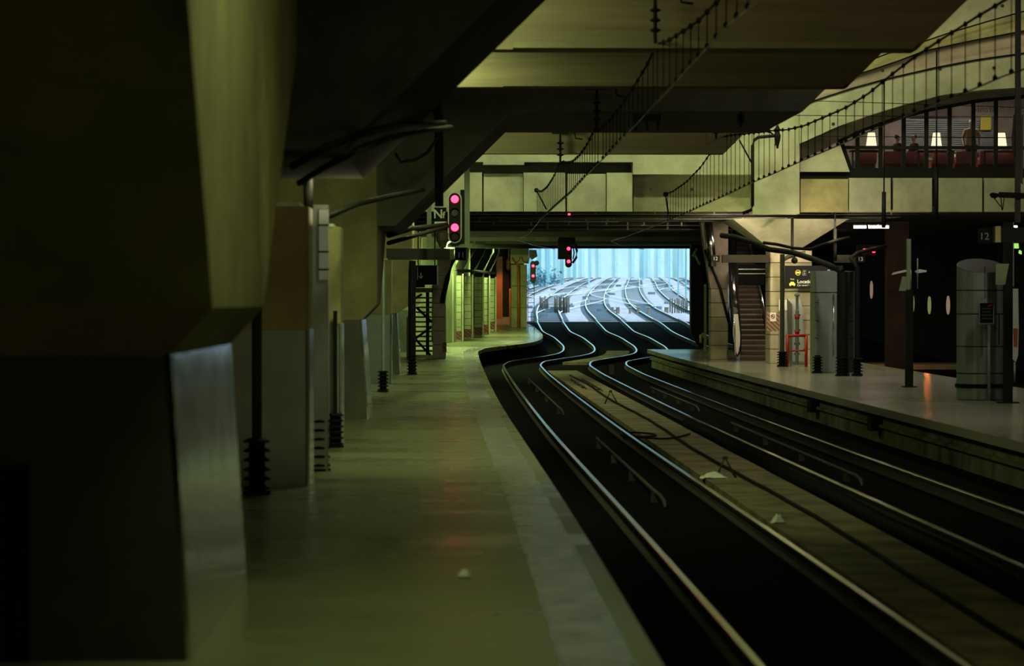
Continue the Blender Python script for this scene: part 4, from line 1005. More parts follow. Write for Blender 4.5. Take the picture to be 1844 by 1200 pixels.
# ------------------------------------------------------------------ right platform objects
# slit stone column left of the stairs
b = B(1296, 648)
t = thing('stone_column', 'pinkish stone column with leaning steel panel left of the stairs', 'column', b)
xa = (1280-VX)*b.y/F; xb = (1312-VX)*b.y/F
stone_column(xa, xb, b.y, b.y+.7, b.z, H+.5, 5, 'stone', t, 'shaft')
MB().px([(1280,520),(1312,520),(1312,395),(1262,395),(1268,440)], b.y+.02, .65).build('flared_head', M['stone_brown'], t)
MB().tube([P(1276,400,b.y-.15), P(1281,440,b.y-.15), P(1284,480,b.y-.15)], .16, 12).build('steel_sleeve', M['chrome'], t)
MB().tube([P(1270,450,b.y-.2), P(1298,520,b.y-.2), P(1318,600,b.y-.2)], .05, 8).build('diagonal_rod', M['black_metal'], t)
# dark things at right edge of opening
t = thing('green_post', 'thin yellow-green post at the right edge of the bright opening', 'post', P(1271, 630, 104))
MB().px([(1269,512),(1273,512),(1273,634),(1269,634)], 104, .1).build('post', M['green_cable'], t)
tag(MB().px([(1245,440),(1268,440),(1268,626),(1262,628),(1245,600)], 116.5, .6).build('equipment_cabinet', M['black_metal']), 'black equipment wall right of the bright opening', 'cabinet')
tag(MB().px([(1246,450),(1253,450),(1253,560),(1246,560)], 150, .4).build('grey_post', M['white']), 'pale post in daylight at the right edge of the opening', 'post')
tag(MB().tube([P(1248,462,112), P(1256,448,112)], .06, 6).tube([P(1252,458,112), P(1261,477,112)], .05, 6).build('cable_clip', M['green_cable']), 'small yellow-green strut at the top right of the opening', 'strut')
tag(MB().tube([P(1264,612,113), P(1267,606,113), P(1266,600,113), P(1262,604,113), P(1263,618,113)], .05, 6).build('coiled_cable', M['green_cable']), 'small yellow-green coil on the black equipment', 'cable')
# stairs
b = B(1360, 651); S0 = b.y+1.0
t = thing('staircase', 'brown staircase with rounded steps rising from the right platform', 'stairs', (b.x, S0, b.z))
x0 = (1334-VX)*S0/F; x1 = (1388-VX)*S0/F
for k in range(29):
    z = b.z+.185*k; Y = S0+.30*k
    mb = MB(); pr = [(Y, z), (Y-.025, z+.09), (Y-.03, z+.14), (Y, z+.185), (Y+.45, z+.185), (Y+.45, z-.2), (Y, z-.2)] if k else [(Y, z), (Y-.025, z+.09), (Y-.03, z+.14), (Y, z+.185), (Y+.45, z+.185), (Y+.45, z)]
    mb.prismx(pr, x0, x1).build('step', M['stair'], t)
for (xx, nm) in ((x0-.06, 'l'), (x1+.02, 'r')):
    MB().prismx([(S0-.1,b.z),(S0-.1,b.z+.5),(S0+29*.3,b.z+29*.185+.4),(S0+29*.3,b.z+29*.185-.1),(S0+.6,b.z)], xx, xx+.05).build('side_panel', M['steel'], t)
MB().tube([(x1-.05,S0-.1,b.z+.95),(x1-.05,S0+8.5,b.z+6.2)], .03, 8).build('handrail', M['chrome'], t)
for k in range(5): MB().tube([(x1-.05,S0+.2+2*k,b.z+.1+1.23*k),(x1-.05,S0+.2+2*k,b.z+1.1+1.23*k)], .02, 6).build('baluster', M['chrome'], t)
t = thing('hanging_sign', 'black double sign box hanging across the stairs', 'sign', P(1358, 515, 97.5))
MB().px([(1331,476),(1378,476),(1378,514),(1331,514)], 97.3, .25).build('sign_box', M['sign'], t)
MB().px([(1331,484),(1378,484),(1378,486),(1331,486)], 97.25, .3).build('chrome_bar', M['chrome'], t)
MB().px([(1331,492),(1386,492),(1386,494),(1331,494)], 97.25, .1).build('edge_strip', M['steel_grey'], t)
text_mesh('sign_letters', 'alt', M['letters'], t, P(1383, 485, 97.24), .16, .004)
# escalator balustrade
t = thing('escalator_balustrade', 'shiny steel escalator balustrade with glowing rounded end beside the stairs', 'balustrade', B(1328, 646))
Ya = b.y-1.0
MB().tube([P(1318,396,Ya+8), P(1319,440,Ya+6), P(1320,500,Ya+3.5), P(1322,560,Ya+1)], .15, 14).build('steel_cover', M['chrome'], t)
pts = [P(1313,430,Ya+6), P(1316,500,Ya+3.2), P(1319,575,Ya+.3), P(1323,632,Ya), P(1329,642,Ya), P(1334,632,Ya), P(1334,600,Ya+.4), P(1327,500,Ya+3.4), P(1323,400,Ya+7.5)]
MB().tube(pts, .045, 8).build('handrail', M['black'], t)
MB().px([(1322,566),(1330,566),(1334,605),(1333,630),(1329,641),(1325,638),(1321,600)], Ya+.05, .12).build('rounded_end', M['white'], t)
MB().tube([P(1320,556,Ya-.1), P(1324,590,Ya-.1), P(1325,640,Ya-.1)], .03, 6).build('inner_rail', M['chrome'], t)
# flared capital column
Ycol = 94.5; zt = H+(VY-395)*92.2/F
t = thing('stone_column', 'beige stone column with a wide lit funnel capital under the footbridge', 'column', ((1426-VX)*Ycol/F, Ycol, pz(Ycol)))
xa = (1388-VX)*Ycol/F; xb = (1464-VX)*Ycol/F
stone_column(xa, xb, Ycol, Ycol+1.4, pz(Ycol), H+(VY-447)*Ycol/F, 8, 'stone', t, 'shaft')
z0 = H+(VY-448)*Ycol/F
bt = [(xa,Ycol-.02,z0),(xb-.4,Ycol-.02,z0),(xb-.4,Ycol+1.4,z0),(xa,Ycol+1.4,z0)]
Yf = 92.9
tp = [((1320-VX)*Yf/F,Yf,H+(VY-394)*Yf/F),((1530-VX)*Yf/F,Yf,H+(VY-394)*Yf/F),((1530-VX)*Yf/F,Yf+3.6,H+(VY-394)*Yf/F),((1320-VX)*Yf/F,Yf+3.6,H+(VY-394)*Yf/F)]
MB().hexa(bt, tp).build('funnel_capital', M['concrete_pale'], t)
# number beam 12 under the bridge
t2 = thing('platform_number_sign', 'small sign 12 at the end of a dark beam before the stairs', 'sign', P(1330, 474, 94))
MB().px([(1302,459),(1386,459),(1386,473),(1302,473)], 94.0, .3).build('beam', M['blackish_metal'], t2)
MB().px([(1281,460),(1297,460),(1297,472),(1281,472)], 94, .06).build('number_plate', M['sign'], t2)
text_mesh('number', '12', M['letters'], t2, P(1289, 466, 93.99), .17, .004)
# main direction sign
Yg = 93.5
t2 = thing('direction_sign', 'black direction sign with yellow and white writing before the stone column', 'sign', P(1468, 520, Yg))
MB().px([(1415.5,478.5),(1520,478.5),(1520,520),(1415.5,520)], Yg, .18).build('sign_box', M['sign'], t2)
text_mesh('large_text', 'Location voitures', M['letters'], t2, P(1437, 507.5, Yg-.01), .165, .003, align='LEFT', bold=.002)
text_mesh('small_text', 'Car rental • Alquiler de coches', M['letters'], t2, P(1437, 514, Yg-.01), .085, .003, align='LEFT')
q = P(1438.5, 491, Yg-.01); MB().tube([(q.x+.085*math.cos(a), q.y, q.z+.085*math.sin(a)) for a in [2*PI*i/20 for i in range(21)]], .012, 5).build('round_symbol', M['yellow_letters'], t2)
MB().box(q.x-.06, q.x+.06, q.y-.005, q.y, q.z-.03, q.z+.03).build('round_symbol_bar', M['yellow_letters'], t2)
q = P(1450, 491, Yg-.01); MB().tube([(q.x-.06,q.y,q.z-.085),(q.x+.06,q.y,q.z-.085),(q.x+.06,q.y,q.z+.085),(q.x-.06,q.y,q.z+.085),(q.x-.06,q.y,q.z-.085)], .008, 4).build('box_symbol', M['letters'], t2)
text_mesh('small_text', 'M\nO', M['letters'], t2, P(1450, 491, Yg-.01), .07, .003)
text_mesh('small_text', 'bus', M['letters'], t2, P(1461, 490, Yg-.01), .09, .003)
q = P(1428, 511, Yg-.01); mb = MB().box(q.x-.10, q.x+.10, q.y-.005, q.y, q.z-.05, q.z+.01); mb.prism([(q.x-.075,q.z+.01),(q.x-.05,q.z+.06),(q.x+.05,q.z+.06),(q.x+.075,q.z+.01)], q.y-.005, q.y)
mb.box(q.x-.085, q.x-.045, q.y-.005, q.y, q.z-.075, q.z-.05).box(q.x+.045, q.x+.085, q.y-.005, q.y, q.z-.075, q.z-.05)
mb.build('taxi_symbol', M['yellow_letters'], t2)
text_mesh('taxi_text', 'Taxis', M['yellow_letters'], t2, P(1428, 503, Yg-.01), .065, .003)
text_mesh('arrow_text', 'P', M['letters'], t2, P(1494, 490, Yg-.01), .2, .003)
# hanging cable post from the capital
tube_thing('hanging_pole', [(1428,393,92),(1428,450,92)], .05, 'thin dark pole hanging before the funnel capital', 'pole')
tube_thing('hanging_pole', [(1505.5,383,90),(1505.5,440,90)], .03, 'thin dark rod at the right side of the funnel capital', 'pole')
tube_thing('hanging_pole', [(1505.5,412,90),(1505.5,470,90)], .06, 'dark tube under the thin rod by the funnel capital', 'pole')
# curved dark arms over the right platform
tube_thing('curved_arm', [(1300,424,86),(1325,427,85.5),(1355,436,85),(1385,449,84.5),(1430,455,84),(1470,468,82),(1500,480,80.5),(1519,490,80)], .085, 'thick black arm curving from the stairs down to the grey cabinet', 'arm')
tube_thing('curved_arm', [(1375,437,88),(1400,440,88),(1430,447,88),(1460,449,88),(1485,440,89),(1510,432,90),(1530,428,91)], .05, 'thinner dark arm sagging under the funnel capital', 'arm')
tube_thing('curved_arm', [(1545,482,79),(1534,465,80),(1545,456,84),(1570,449,88),(1598,443,94)], .06, 'dark arm rising right from the grey cabinet to the deck', 'arm')
tube_thing('bent_pipe', [(1410,475,91),(1412,468,91),(1420,463,91),(1440,457,91),(1452,455,91)], .07, 'bent brown pipe at the top of the post before the stone column', 'pipe', 'brown_metal')
t = thing('camera_dome', 'small black round camera hanging beside the brown post', 'camera', P(1432, 468, 90.8))
q = P(1432, 469, 90.8); MB().lathe(q.x, q.y, [(.02,q.z-.11),(.09,q.z-.07),(.11,q.z),(.08,q.z+.07),(.03,q.z+.10)], 16).build('dome', M['black'], t)
MB().tube([q+Vector((0,0,.1)), q+Vector((.02,0,.25))], .02, 6).build('stem', M['black'], t)
# grey cabinet
b = B(1505, 672); xa = (1469-VX)*b.y/F; xb = (1541-VX)*b.y/F; zt = H+(VY-488)*b.y/F
t = thing('grey_cabinet', 'tall grey metal clad pillar with bolted panels on the right platform', 'cabinet', b)
MB().box(xa+.02, xb-.02, b.y+.02, b.y+1.1, b.z, zt-.02).build('core', M['joint'], t)
xm = (1511-VX)*b.y/F; zj = H+(VY-527)*b.y/F
MB().bbox(xa, xm-.01, b.y, b.y+1.1, zj+.015, zt, .02).build('upper_panel', M['steel_grey'], t)
MB().bbox(xa, xm-.01, b.y, b.y+1.1, b.z+.01, zj-.015, .02).build('door', M['steel_grey'], t)
MB().bbox(xm+.03, xb, b.y+.03, b.y+1.1, b.z+.01, zj-.015, .02).build('side_panel', M['steel_grey'], t)
MB().bbox(xm+.03, xb, b.y+.03, b.y+1.1, zj+.015, zt, .02).build('upper_panel', M['steel_grey'], t)
for (hx) in (1503, 1510.5): MB().tube([P(hx,530,b.y-.08), P(hx,640,b.y-.08)], .022, 8).build('reflection_streak', M['chrome'], t)  # added tubes stand in for two light streaks reflected in the panels
mb = MB()
for hy in (545,575,608,641):
    for hx in (1474.5, 1534):
        for dz in (-4, 4):
            q = P(hx, hy+dz, b.y-.01); mb.lathe(q.x, 0, [(.015,q.y),(.015,q.y+.02)], 8, 'y', q.z)
mb.build('bolts', M['black'], t)
for hy in (545,577,609): MB().px([(1469,hy),(1476,hy),(1476,hy+1.2),(1469,hy+1.2)], b.y-.015, .02).px([(1531,hy),(1540,hy),(1540,hy+1.2),(1531,hy+1.2)], b.y-.015, .02).build('panel_joint', M['joint'], t)
# ticket machine like grey boxes against the column
b = B(1425, 656)
t = thing('steel_cabinet', 'grey steel cabinet with sloped top behind the red frame', 'cabinet', b)
MB().px([(1405,655),(1448,655),(1448,560),(1443,540),(1405,540)], b.y+.4, .5).build('body', M['steel_grey'], t)
MB().px([(1422,655),(1428,655),(1428,548),(1419,538),(1419,545)], b.y+.3, .1).build('divider', M['brown_metal'], t)
MB().px([(1404,559),(1423,559),(1423,540),(1404,540)], b.y+.36, .04).build('upper_plate', M['white'], t)
# red guard frame with hydrant
b = B(1437, 661)
t = thing('red_guard_frame', 'bright red tubular guard frame on the right platform', 'guard rail', b)
YF = b.y
for cx in (1419, 1453.5): MB().tube([P(cx,661,YF), P(cx,604,YF)], .05, 12).build('post', M['red'], t)
MB().tube([P(1417.5,605,YF), P(1455,605,YF)], .045, 12).build('top_rail', M['red'], t)
MB().tube([P(1419,632,YF), P(1453,632,YF)], .028, 10).build('lower_rail', M['red'], t)
q = P(1437, 661, YF+.15)
t = thing('fire_hydrant', 'steel dry riser valve column with red couplings inside the red frame', 'valve', (q.x, q.y, b.z))
zs = lambda py_: H+(VY-py_)*q.y/F
MB().lathe(q.x, q.y, [(.05,b.z),(.05,zs(640)),(.09,zs(640)),(.09,zs(636)),(.05,zs(636)),(.05,zs(622)),(.10,zs(621)),(.10,zs(618)),(.06,zs(617)),(.06,zs(560)),(.045,zs(558)),(.045,zs(534)),(.09,zs(533)),(.09,zs(530)),(.03,zs(529)),(.02,zs(526))], 16).build('riser_pipe', M['steel_grey'], t)
for py_ in (571, 598): MB().lathe(q.x, q.y, [(.07,zs(py_+4)),(.085,zs(py_)),(.06,zs(py_-3))], 14).build('red_coupling', M['red'], t); MB().tube([(q.x-.1,q.y,zs(py_-3)),(q.x+.1,q.y,zs(py_-3))], .03, 8).build('side_outlet', M['chrome'], t)
MB().hexa([(q.x-.22,q.y-.1,b.z),(q.x+.28,q.y-.1,b.z),(q.x+.28,q.y+.3,b.z),(q.x-.22,q.y+.3,b.z)], [(q.x-.2,q.y,b.z+.17),(q.x+.24,q.y,b.z+.17),(q.x+.24,q.y+.3,b.z+.17),(q.x-.2,q.y+.3,b.z+.17)]).build('concrete_base', M['concrete_pale'], t)
# striped no smoking panel
Yp = 93.2
t = thing('no_smoking_sign', 'brown striped panel with small white no smoking notice beside the stairs', 'sign', P(1393, 597, Yp))
MB().px([(1382,562),(1405,562),(1405,597),(1382,597)], Yp, .08).build('striped_panel', M['hazard_brown'], t)
MB().px([(1388,563),(1399,563),(1399,579),(1388,579)], Yp-.02, .02).build('notice', M['paper'], t)
q = P(1393.3, 570, Yp-.03); MB().tube([(q.x+.065*math.cos(a), q.y, q.z+.065*math.sin(a)) for a in [2*PI*i/20 for i in range(21)]], .010, 5).tube([(q.x-.045,q.y,q.z+.045),(q.x+.045,q.y,q.z-.045)], .009, 5).build('prohibition_ring', M['red'], t)
MB().box(q.x-.05, q.x+.04, q.y-.002, q.y+.004, q.z-.008, q.z+.008).build('cigarette_mark', M['sign'], t)
# pole with lamp wings
b = B(1640, 698); zt = H+(VY-430)*b.y/F
t = thing('lamp_post', 'black post with small wing-like brackets in the middle of the right platform', 'post', b)
MB().box(b.x-.09, b.x+.09, b.y-.09, b.y+.09, b.z, H+(VY-522)*b.y/F).build('post', M['black_metal'], t)
MB().bbox(b.x-.07, b.x+.04, b.y-.05, b.y+.05, H+(VY-522)*b.y/F, zt, .01).build('upper_post', M['green_metal'], t)
MB().box(b.x-.17, b.x+.19, b.y-.14, b.y+.14, b.z, b.z+.02).build('base_plate', M['black'], t)
Y = b.y
MB().px([(1622,524),(1635,524),(1636,498),(1628,498)], Y-.06, .1).build('side_box', M['green_metal'], t)
MB().px([(1610,495),(1612,491),(1634,486),(1636,489)], Y-.1, .2).build('bracket_wing', M['white'], t)
MB().px([(1652,488),(1660,485),(1672,487),(1671,490),(1655,492)], Y-.1, .2).build('bracket_wing', M['white'], t)
for xx in (1643, 1655): MB().tube([P(xx,465 if xx > 1650 else 486,Y-.1), P(xx,520,Y-.1)], .015, 6).build('rod', M['steel_grey'], t)
# round grey column
b = B(1777, 722); r = 42.5*b.y/F; zt = H+(VY-468)*b.y/F
t = thing('round_column', 'round grey metal clad column on the right platform with slanted open top', 'column', (b.x, b.y+r, b.z), None)
cx, cy = b.x, b.y+r
zc = [b.z, H+(VY-674)*b.y/F, H+(VY-625)*b.y/F, H+(VY-566)*b.y/F, H+(VY-523)*b.y/F]
MB().lathe(cx, cy, [(r-.02, b.z), (r-.02, zc[-1]+.1)], 40).build('core', M['joint'], t)
for a, c_ in zip(zc, zc[1:]): MB().lathe(cx, cy, [(r, a+.012), (r, c_-.012)], 40).build('cladding_ring', M['steel_grey'], t)
vs = []; n = 40
for k in range(n):
    a = 2*PI*k/n; vs.append((cx+r*math.cos(a), cy+r*math.sin(a), zc[-1]+.012))
for k in range(n):
    a = 2*PI*k/n; vs.append((cx+r*math.cos(a), cy+r*math.sin(a), zt-.12+.16*math.sin(a)))
MB().add(vs, [(k,(k+1)%n,n+(k+1)%n,n+k) for k in range(n)]+[tuple(range(n-1,-1,-1))], False).add([(x_*.985+cx*.015, y_*.985+cy*.015, z_-.01) for x_,y_,z_ in vs[n:]], [tuple(range(n))]).build('top_ring', M['steel_grey'], t)
MB().add([(x_*.97+cx*.03, y_*.97+cy*.03, z_+.004) for x_,y_,z_ in vs[n:]]+[(x_*.97+cx*.03, y_*.97+cy*.03, z_-.008) for x_,y_,z_ in vs[n:]], [tuple(range(n)), tuple(range(2*n-1,n-1,-1))]+[(k,(k+1)%n,n+(k+1)%n,n+k) for k in range(n)]).build('dark_top_cover', M['brown_metal'], t)
MB().lathe(cx, cy, [(r+.03, H+(VY-700)*b.y/F), (r+.04, H+(VY-697)*b.y/F), (r+.03, H+(VY-693)*b.y/F)], 40).build('black_band', M['black'], t)
MB().box(cx-.006, cx+.006, cy-r-.006, cy-r+.02, H+(VY-560)*b.y/F, H+(VY-480)*b.y/F).build('vertical_joint', M['joint'], t)
MB().px([(1802,620),(1804.5,620),(1804.5,567),(1802,567)], cy-r*.82, .02).build('slot', M['joint'], t)
MB().px([(1792,589),(1800,589),(1800,593),(1792,593)], cy-r*.9, .01).build('red_label', M['red'], t)
# sign post
b = B(1780, 724)
t = thing('notice_post', 'slim steel post with black framed notice in front of the round column', 'sign', (b.x, b.y-.3, b.z))
Y = b.y-.3
MB().tube([(b.x,Y,b.z),(b.x,Y,H+(VY-584)*Y/F)], .035, 12).build('post', M['steel_grey'], t)
MB().lathe(b.x, Y, [(.13,b.z),(.13,b.z+.012),(.05,b.z+.02)], 18).build('base_plate', M['steel_grey'], t)
MB().px([(1767,543),(1794,543),(1794,584),(1767,584)], Y-.05, .05).build('frame', M['steel_grey'], t)
MB().px([(1768.5,546),(1792.5,546),(1792.5,582),(1768.5,582)], Y-.06, .02).build('notice', M['sign'], t)
mb = MB()
for k, w in enumerate((9, 7, 10, 9)):
    mb.px([(1780.5-w,555+k*6),(1780.5+w,555+k*6),(1780.5+w,557+k*6),(1780.5-w,557+k*6)], Y-.062, .004)
mb.build('text_lines', M['brown_metal'], t)
MB().px([(1781,552),(1786,549),(1791,548),(1790,551),(1785,553)], Y-.062, .004).build('red_mark', M['red'], t)
MB().px([(1772,538),(1790,538),(1790,543),(1772,543)], Y-.04, .03).build('top_tab', M['steel_grey'], t)
# dark post at right edge with boards
b = B(1819, 727)
t = thing('black_post', 'thick black post at the right edge in front of the round column', 'post', b)
MB().box(b.x-.085, b.x+.09, b.y-.08, b.y+.08, b.z, H+(VY-400)*b.y/F).build('post', M['black_metal'], t)
MB().box(b.x-.2, b.x+.22, b.y-.14, b.y+.14, b.z, b.z+.02).build('base_plate', M['black'], t)
MB().px([(1797,513),(1814,513),(1821,475),(1797,475)], b.y-.12, .06).build('board', M['concrete_green'], t)
MB().px([(1826,400),(1830,400),(1830,516),(1826,516)], b.y-.05, .08).build('side_rail', M['steel_grey'], t)
t = thing('platform_number_sign', 'dark sign 12 at the end of the beam at the right edge of the view', 'sign', P(1800, 438, 55))
MB().px([(1765,410),(1789,410),(1789,438),(1765,438)], 55, .06).build('number_plate', M['sign'], t)
text_mesh('number', '12', M['green_metal'], t, P(1776, 426, 54.99), .20, .004)
MB().px([(1796,407),(1806,407),(1806,436),(1796,436)], 54.95, .3).build('end_cap', M['concrete_yellow'], t)
MB().px([(1806,409),(1900,409),(1900,436),(1806,436)], 55, .3).build('beam', M['black_metal'], t)
t = thing('balustrade_end', 'orange and white rounded balustrade end at the right edge behind the black post', 'balustrade', B(1833, 700))
q = B(1833, 690); 
MB().px([(1828,520),(1838,520),(1839,590),(1838,640),(1834,653),(1829,648),(1827,600)], q.y, .12).build('rounded_end', M['white'], t)
MB().px([(1829,592),(1837,592),(1836,625),(1830,625)], q.y-.02, .02).build('orange_patch', M['orange'], t)
MB().tube([P(1832,653,q.y), P(1832,690,q.y)], .03, 8).build('leg', M['steel_grey'], t)
t = thing('line_mast', 'dark mast with catenary arm at the right edge of the view', 'mast', P(1838, 400, 60))
MB().px([(1833,-30),(1842,-30),(1842,400),(1833,400)], 60, .12).build('mast', M['brown_metal'], t)
MB().px([(1804,345),(1850,347),(1850,357),(1804,355)], 59.9, .12).build('arm', M['black_metal'], t)
q = P(1794, 351, 60); MB().tube([P(1786,349,60), P(1790,351,60), P(1796,352,60), P(1804,350,60)], [.02,.06,.06,.02], 8).build('insulator', M['black'], t)
for (a, b_) in (((1806,355),(1808,378)),((1812,356),(1809,378)),((1792,354),(1806,372))): MB().tube([P(a[0],a[1],60), P(b_[0],b_[1],60)], .012, 5).build('stay_wire', M['wire'], t)
MB().px([(1830,205),(1846,205),(1846,330),(1838,322),(1830,290),(1827,250)], 60.2, .1).build('round_plate', M['concrete_dark'], t)
tag(MB().px([(1831,438),(1838,438),(1839,447),(1830,447)], 64, .05).px([(1840,450),(1844,452),(1844,458),(1839,456)], 64, .05).build('lit_exit_light', M['green_lit']), 'small glowing green light at the right edge beside the black post', 'light')
# fluorescents under the deck
for (a, b_, nm) in ((1540,1562,'left white fluorescent fitting under the deck above the red signal'),(1545,1566,None),(1567,1582,'middle white fluorescent fitting under the deck'),(1584,1603,'right white fluorescent fitting under the deck'),(1829,1836,'small bright fitting under the deck at the right edge')):
    if nm is None: continue
    t = thing('ceiling_light', nm, 'light', P((a+b_)/2, 411, 97), 'fluorescents under the deck')
    MB().px([(a,406),(b_,406),(b_,404),(a,404)], 96.9, .25).build('housing', M['white'], t)
    MB().px([(a,411),(b_,411),(b_,406.2),(a,406.2)], 97, .12).build('tube', M['tube'], t)
t2 = thing('platform_number_sign', 'sign 13 below the red signal light at right', 'sign', P(1551, 474, 96))
MB().px([(1543,461),(1560,461),(1560,473),(1543,473)], 96, .06).build('number_plate', M['sign'], t2)
text_mesh('number', '13', M['letters'], t2, P(1551.5, 467, 95.99), .19, .004, bold=.002)
MB().px([(1505,459),(1543,459),(1543,473),(1505,473)], 96.1, .2).build('beam', M['brown_metal'], t2)
# round lights on the far dark wall: they sit on a wall parallel to the tracks
for (ox, oy, hh, m_, l) in ((1571,522,17,'oval','first round wall light from the left on the dark wall, pink'),(1619,547,17,'oval','second round wall light from the left, left of the lamp post, pink'),(1646,547,16,'oval_y','round wall light behind the lamp post, yellow'),(1676,550,17,'oval_y','round wall light right of the lamp post, yellow'),(1710,550,18,'oval','rightmost round wall light, pink')):
    Y = 22.57*F/(ox-VX); q = P(ox, oy, Y); r = hh*Y/F*.95
    n = 24; vs = [(q.x, q.y+r*math.cos(2*PI*k/n), q.z+r*math.sin(2*PI*k/n)) for k in range(n)] + [(22.6, q.y+r*math.cos(2*PI*k/n), q.z+r*math.sin(2*PI*k/n)) for k in range(n)]
    o = MB().add(vs, [tuple(range(n)), tuple(range(2*n-1,n-1,-1))]+[(k,(k+1)%n,n+(k+1)%n,n+k) for k in range(n)]).build('round_wall_light', M[m_])
    tag(o, l, 'light', 'round lights on the dark wall')
# wall joints / dim wall panel lit orange low down
area(18.5, 112, -1.6, 1.5, .3, 6, (1.0, 0.25, 0.05))
tag(MB().box(17, 22.3, 113, 117, -.2, .12).build('low_kerb', M['stone']), 'low kerb lit orange beyond the right platform', 'kerb')
tag(MB().box(15.7, 16.5, 99, 99.4, -.2, H+2.9).build('brick_pier', M['pier_brown']), 'dark brown pier behind the right platform', 'pier')

# ------------------------------------------------------------------ outside: yard things
def rods(px0, px1, y0, y1, Y, n, label, group):
    for k in range(n):
        x_ = px0+(px1-px0)*k/(n-1)+random.uniform(-1,1); yt = y0+random.uniform(0, 6); Yk = Y+random.uniform(-2, 2)
        a = P(x_, yt, Yk); zb = zr(Yk)-.16
        tag(MB().tube([(a.x, Yk, zb), a], .045, 5).build('steel_stake', M['brown_metal']), label, 'stake', group)
rods(973, 987, 533, 562, 196, 6, 'thin upright stake left of the dark kiosk in the yard', 'stakes left of the kiosk')
rods(999, 1024, 533, 565, 190, 11, 'thin upright stake at the dark kiosk in the yard', 'stakes at the kiosk')
rods(1208, 1238, 535, 560, 190, 9, 'thin upright stake at the right edge of the yard', 'stakes at the right of the yard')
Yk = 192; a = P(992, 560, Yk); c_ = P(1022, 540, Yk)
t = thing('yard_kiosk', 'low dark kiosk among stakes at the left of the daylight yard', 'kiosk', (a.x, Yk, zr(Yk)-.16))
MB().box(a.x, c_.x, Yk, Yk+1.5, zr(Yk)-.16, c_.z-.5).build('body', M['sleeper'], t)
MB().box(a.x-.1, c_.x+.1, Yk-.1, Yk+1.6, c_.z-.5, c_.z-.35).build('roof', M['white'], t)
for (bx, by, w, l) in ((1103,553,5,'small brown relay box in the yard, left one'),(1113,558,6,'small brown relay box in the yard, beside the left one'),(1135,553,4,'small relay box in the middle of the yard'),(1168,552,5,'small relay box right of the middle of the yard'),(1201,558,7,'white fronted relay box at the right of the yard'),(1150,562,4,'smallest relay box close to the shadow edge')):
    Yk = 188; a = P(bx, by, Yk); w = w/2*Yk/F; zb = zr(Yk)-.16
    t = thing('relay_box', l, 'box', (a.x, Yk, zb), 'relay boxes in the yard')
    MB().bbox(a.x-w, a.x+w, Yk, Yk+.4, zb, zb+.42, .03).build('body', M['stone_brown'], t)
    MB().box(a.x-w-.03, a.x+w+.03, Yk-.03, Yk+.43, zb+.42, zb+.46).build('lid', M['white'], t)
# low track gear: point motors and boxes scattered as individual things
rnd = random.Random(3)
for k in range(60):
    Yk = 172+rnd.random()**1.2*170; x_ = rnd.uniform(-5, 26)+sh(Yk)*.8; zb = zr(Yk)-.16; s = rnd.uniform(.2,.45)
    tag(MB().bbox(x_-s, x_+s, Yk, Yk+.5, zb, zb+rnd.uniform(.12,.3), .04).build('point_machine', M['sleeper']), 'low dark point machine between the yard rails in daylight', 'track gear', 'point machines of the yard')
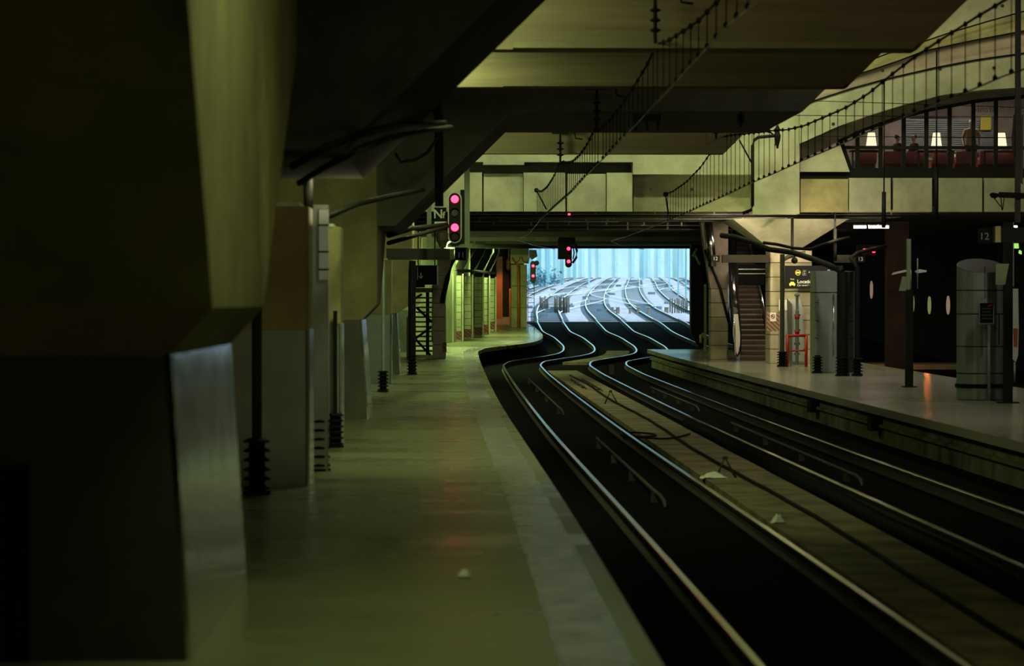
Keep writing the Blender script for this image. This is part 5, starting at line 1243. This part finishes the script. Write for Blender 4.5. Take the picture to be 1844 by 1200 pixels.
# masts and buildings
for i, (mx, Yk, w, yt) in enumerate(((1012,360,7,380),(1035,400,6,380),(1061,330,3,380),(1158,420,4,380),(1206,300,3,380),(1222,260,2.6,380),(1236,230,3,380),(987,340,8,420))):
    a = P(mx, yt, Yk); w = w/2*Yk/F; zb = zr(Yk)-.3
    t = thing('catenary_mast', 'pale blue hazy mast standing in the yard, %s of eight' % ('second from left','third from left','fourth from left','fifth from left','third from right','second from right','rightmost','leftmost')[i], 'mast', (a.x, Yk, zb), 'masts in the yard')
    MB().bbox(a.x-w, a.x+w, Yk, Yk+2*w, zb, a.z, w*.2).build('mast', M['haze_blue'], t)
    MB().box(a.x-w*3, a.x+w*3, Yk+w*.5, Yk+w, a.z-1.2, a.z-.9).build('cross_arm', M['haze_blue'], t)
for i, (x0_, x1_, Yk, yt, m_, l) in enumerate(((955,1000,520,440,'haze_blue','haze-tinted bluish tower block at the left behind the yard'),(1000,1060,600,300,'haze_wall','pale tall block behind the yard, left of the wide one'),(1065,1155,650,300,'haze_wall','widest pale block in the middle behind the yard'),(1160,1215,600,300,'haze_wall','pale block right of the wide one behind the yard'),(1222,1290,560,300,'haze_wall','pale block at the right edge behind the yard'),(900,952,560,420,'haze_blue','low haze-tinted bluish block hidden at far left of the yard'))):
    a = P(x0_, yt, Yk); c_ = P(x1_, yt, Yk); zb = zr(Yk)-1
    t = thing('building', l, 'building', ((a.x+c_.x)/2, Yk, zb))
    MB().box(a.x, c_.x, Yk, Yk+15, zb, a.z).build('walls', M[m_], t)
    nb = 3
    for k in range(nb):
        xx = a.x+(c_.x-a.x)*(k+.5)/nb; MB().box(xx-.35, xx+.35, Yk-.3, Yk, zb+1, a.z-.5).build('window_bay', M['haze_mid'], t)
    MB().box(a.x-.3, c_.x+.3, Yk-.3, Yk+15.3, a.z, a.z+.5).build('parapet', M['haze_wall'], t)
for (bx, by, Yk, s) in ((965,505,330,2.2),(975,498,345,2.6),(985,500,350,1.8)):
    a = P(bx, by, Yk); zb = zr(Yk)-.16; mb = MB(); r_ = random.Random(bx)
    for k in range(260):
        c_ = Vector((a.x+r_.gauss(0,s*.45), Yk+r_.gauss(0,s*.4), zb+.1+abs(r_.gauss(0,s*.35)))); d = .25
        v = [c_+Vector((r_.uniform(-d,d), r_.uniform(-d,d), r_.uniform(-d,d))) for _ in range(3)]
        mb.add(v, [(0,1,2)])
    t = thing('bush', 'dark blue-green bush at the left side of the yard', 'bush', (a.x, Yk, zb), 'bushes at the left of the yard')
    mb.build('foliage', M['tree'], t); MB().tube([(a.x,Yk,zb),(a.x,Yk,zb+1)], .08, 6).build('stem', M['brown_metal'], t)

for o in bpy.data.objects:
    if '_o' in o: del o['_o']
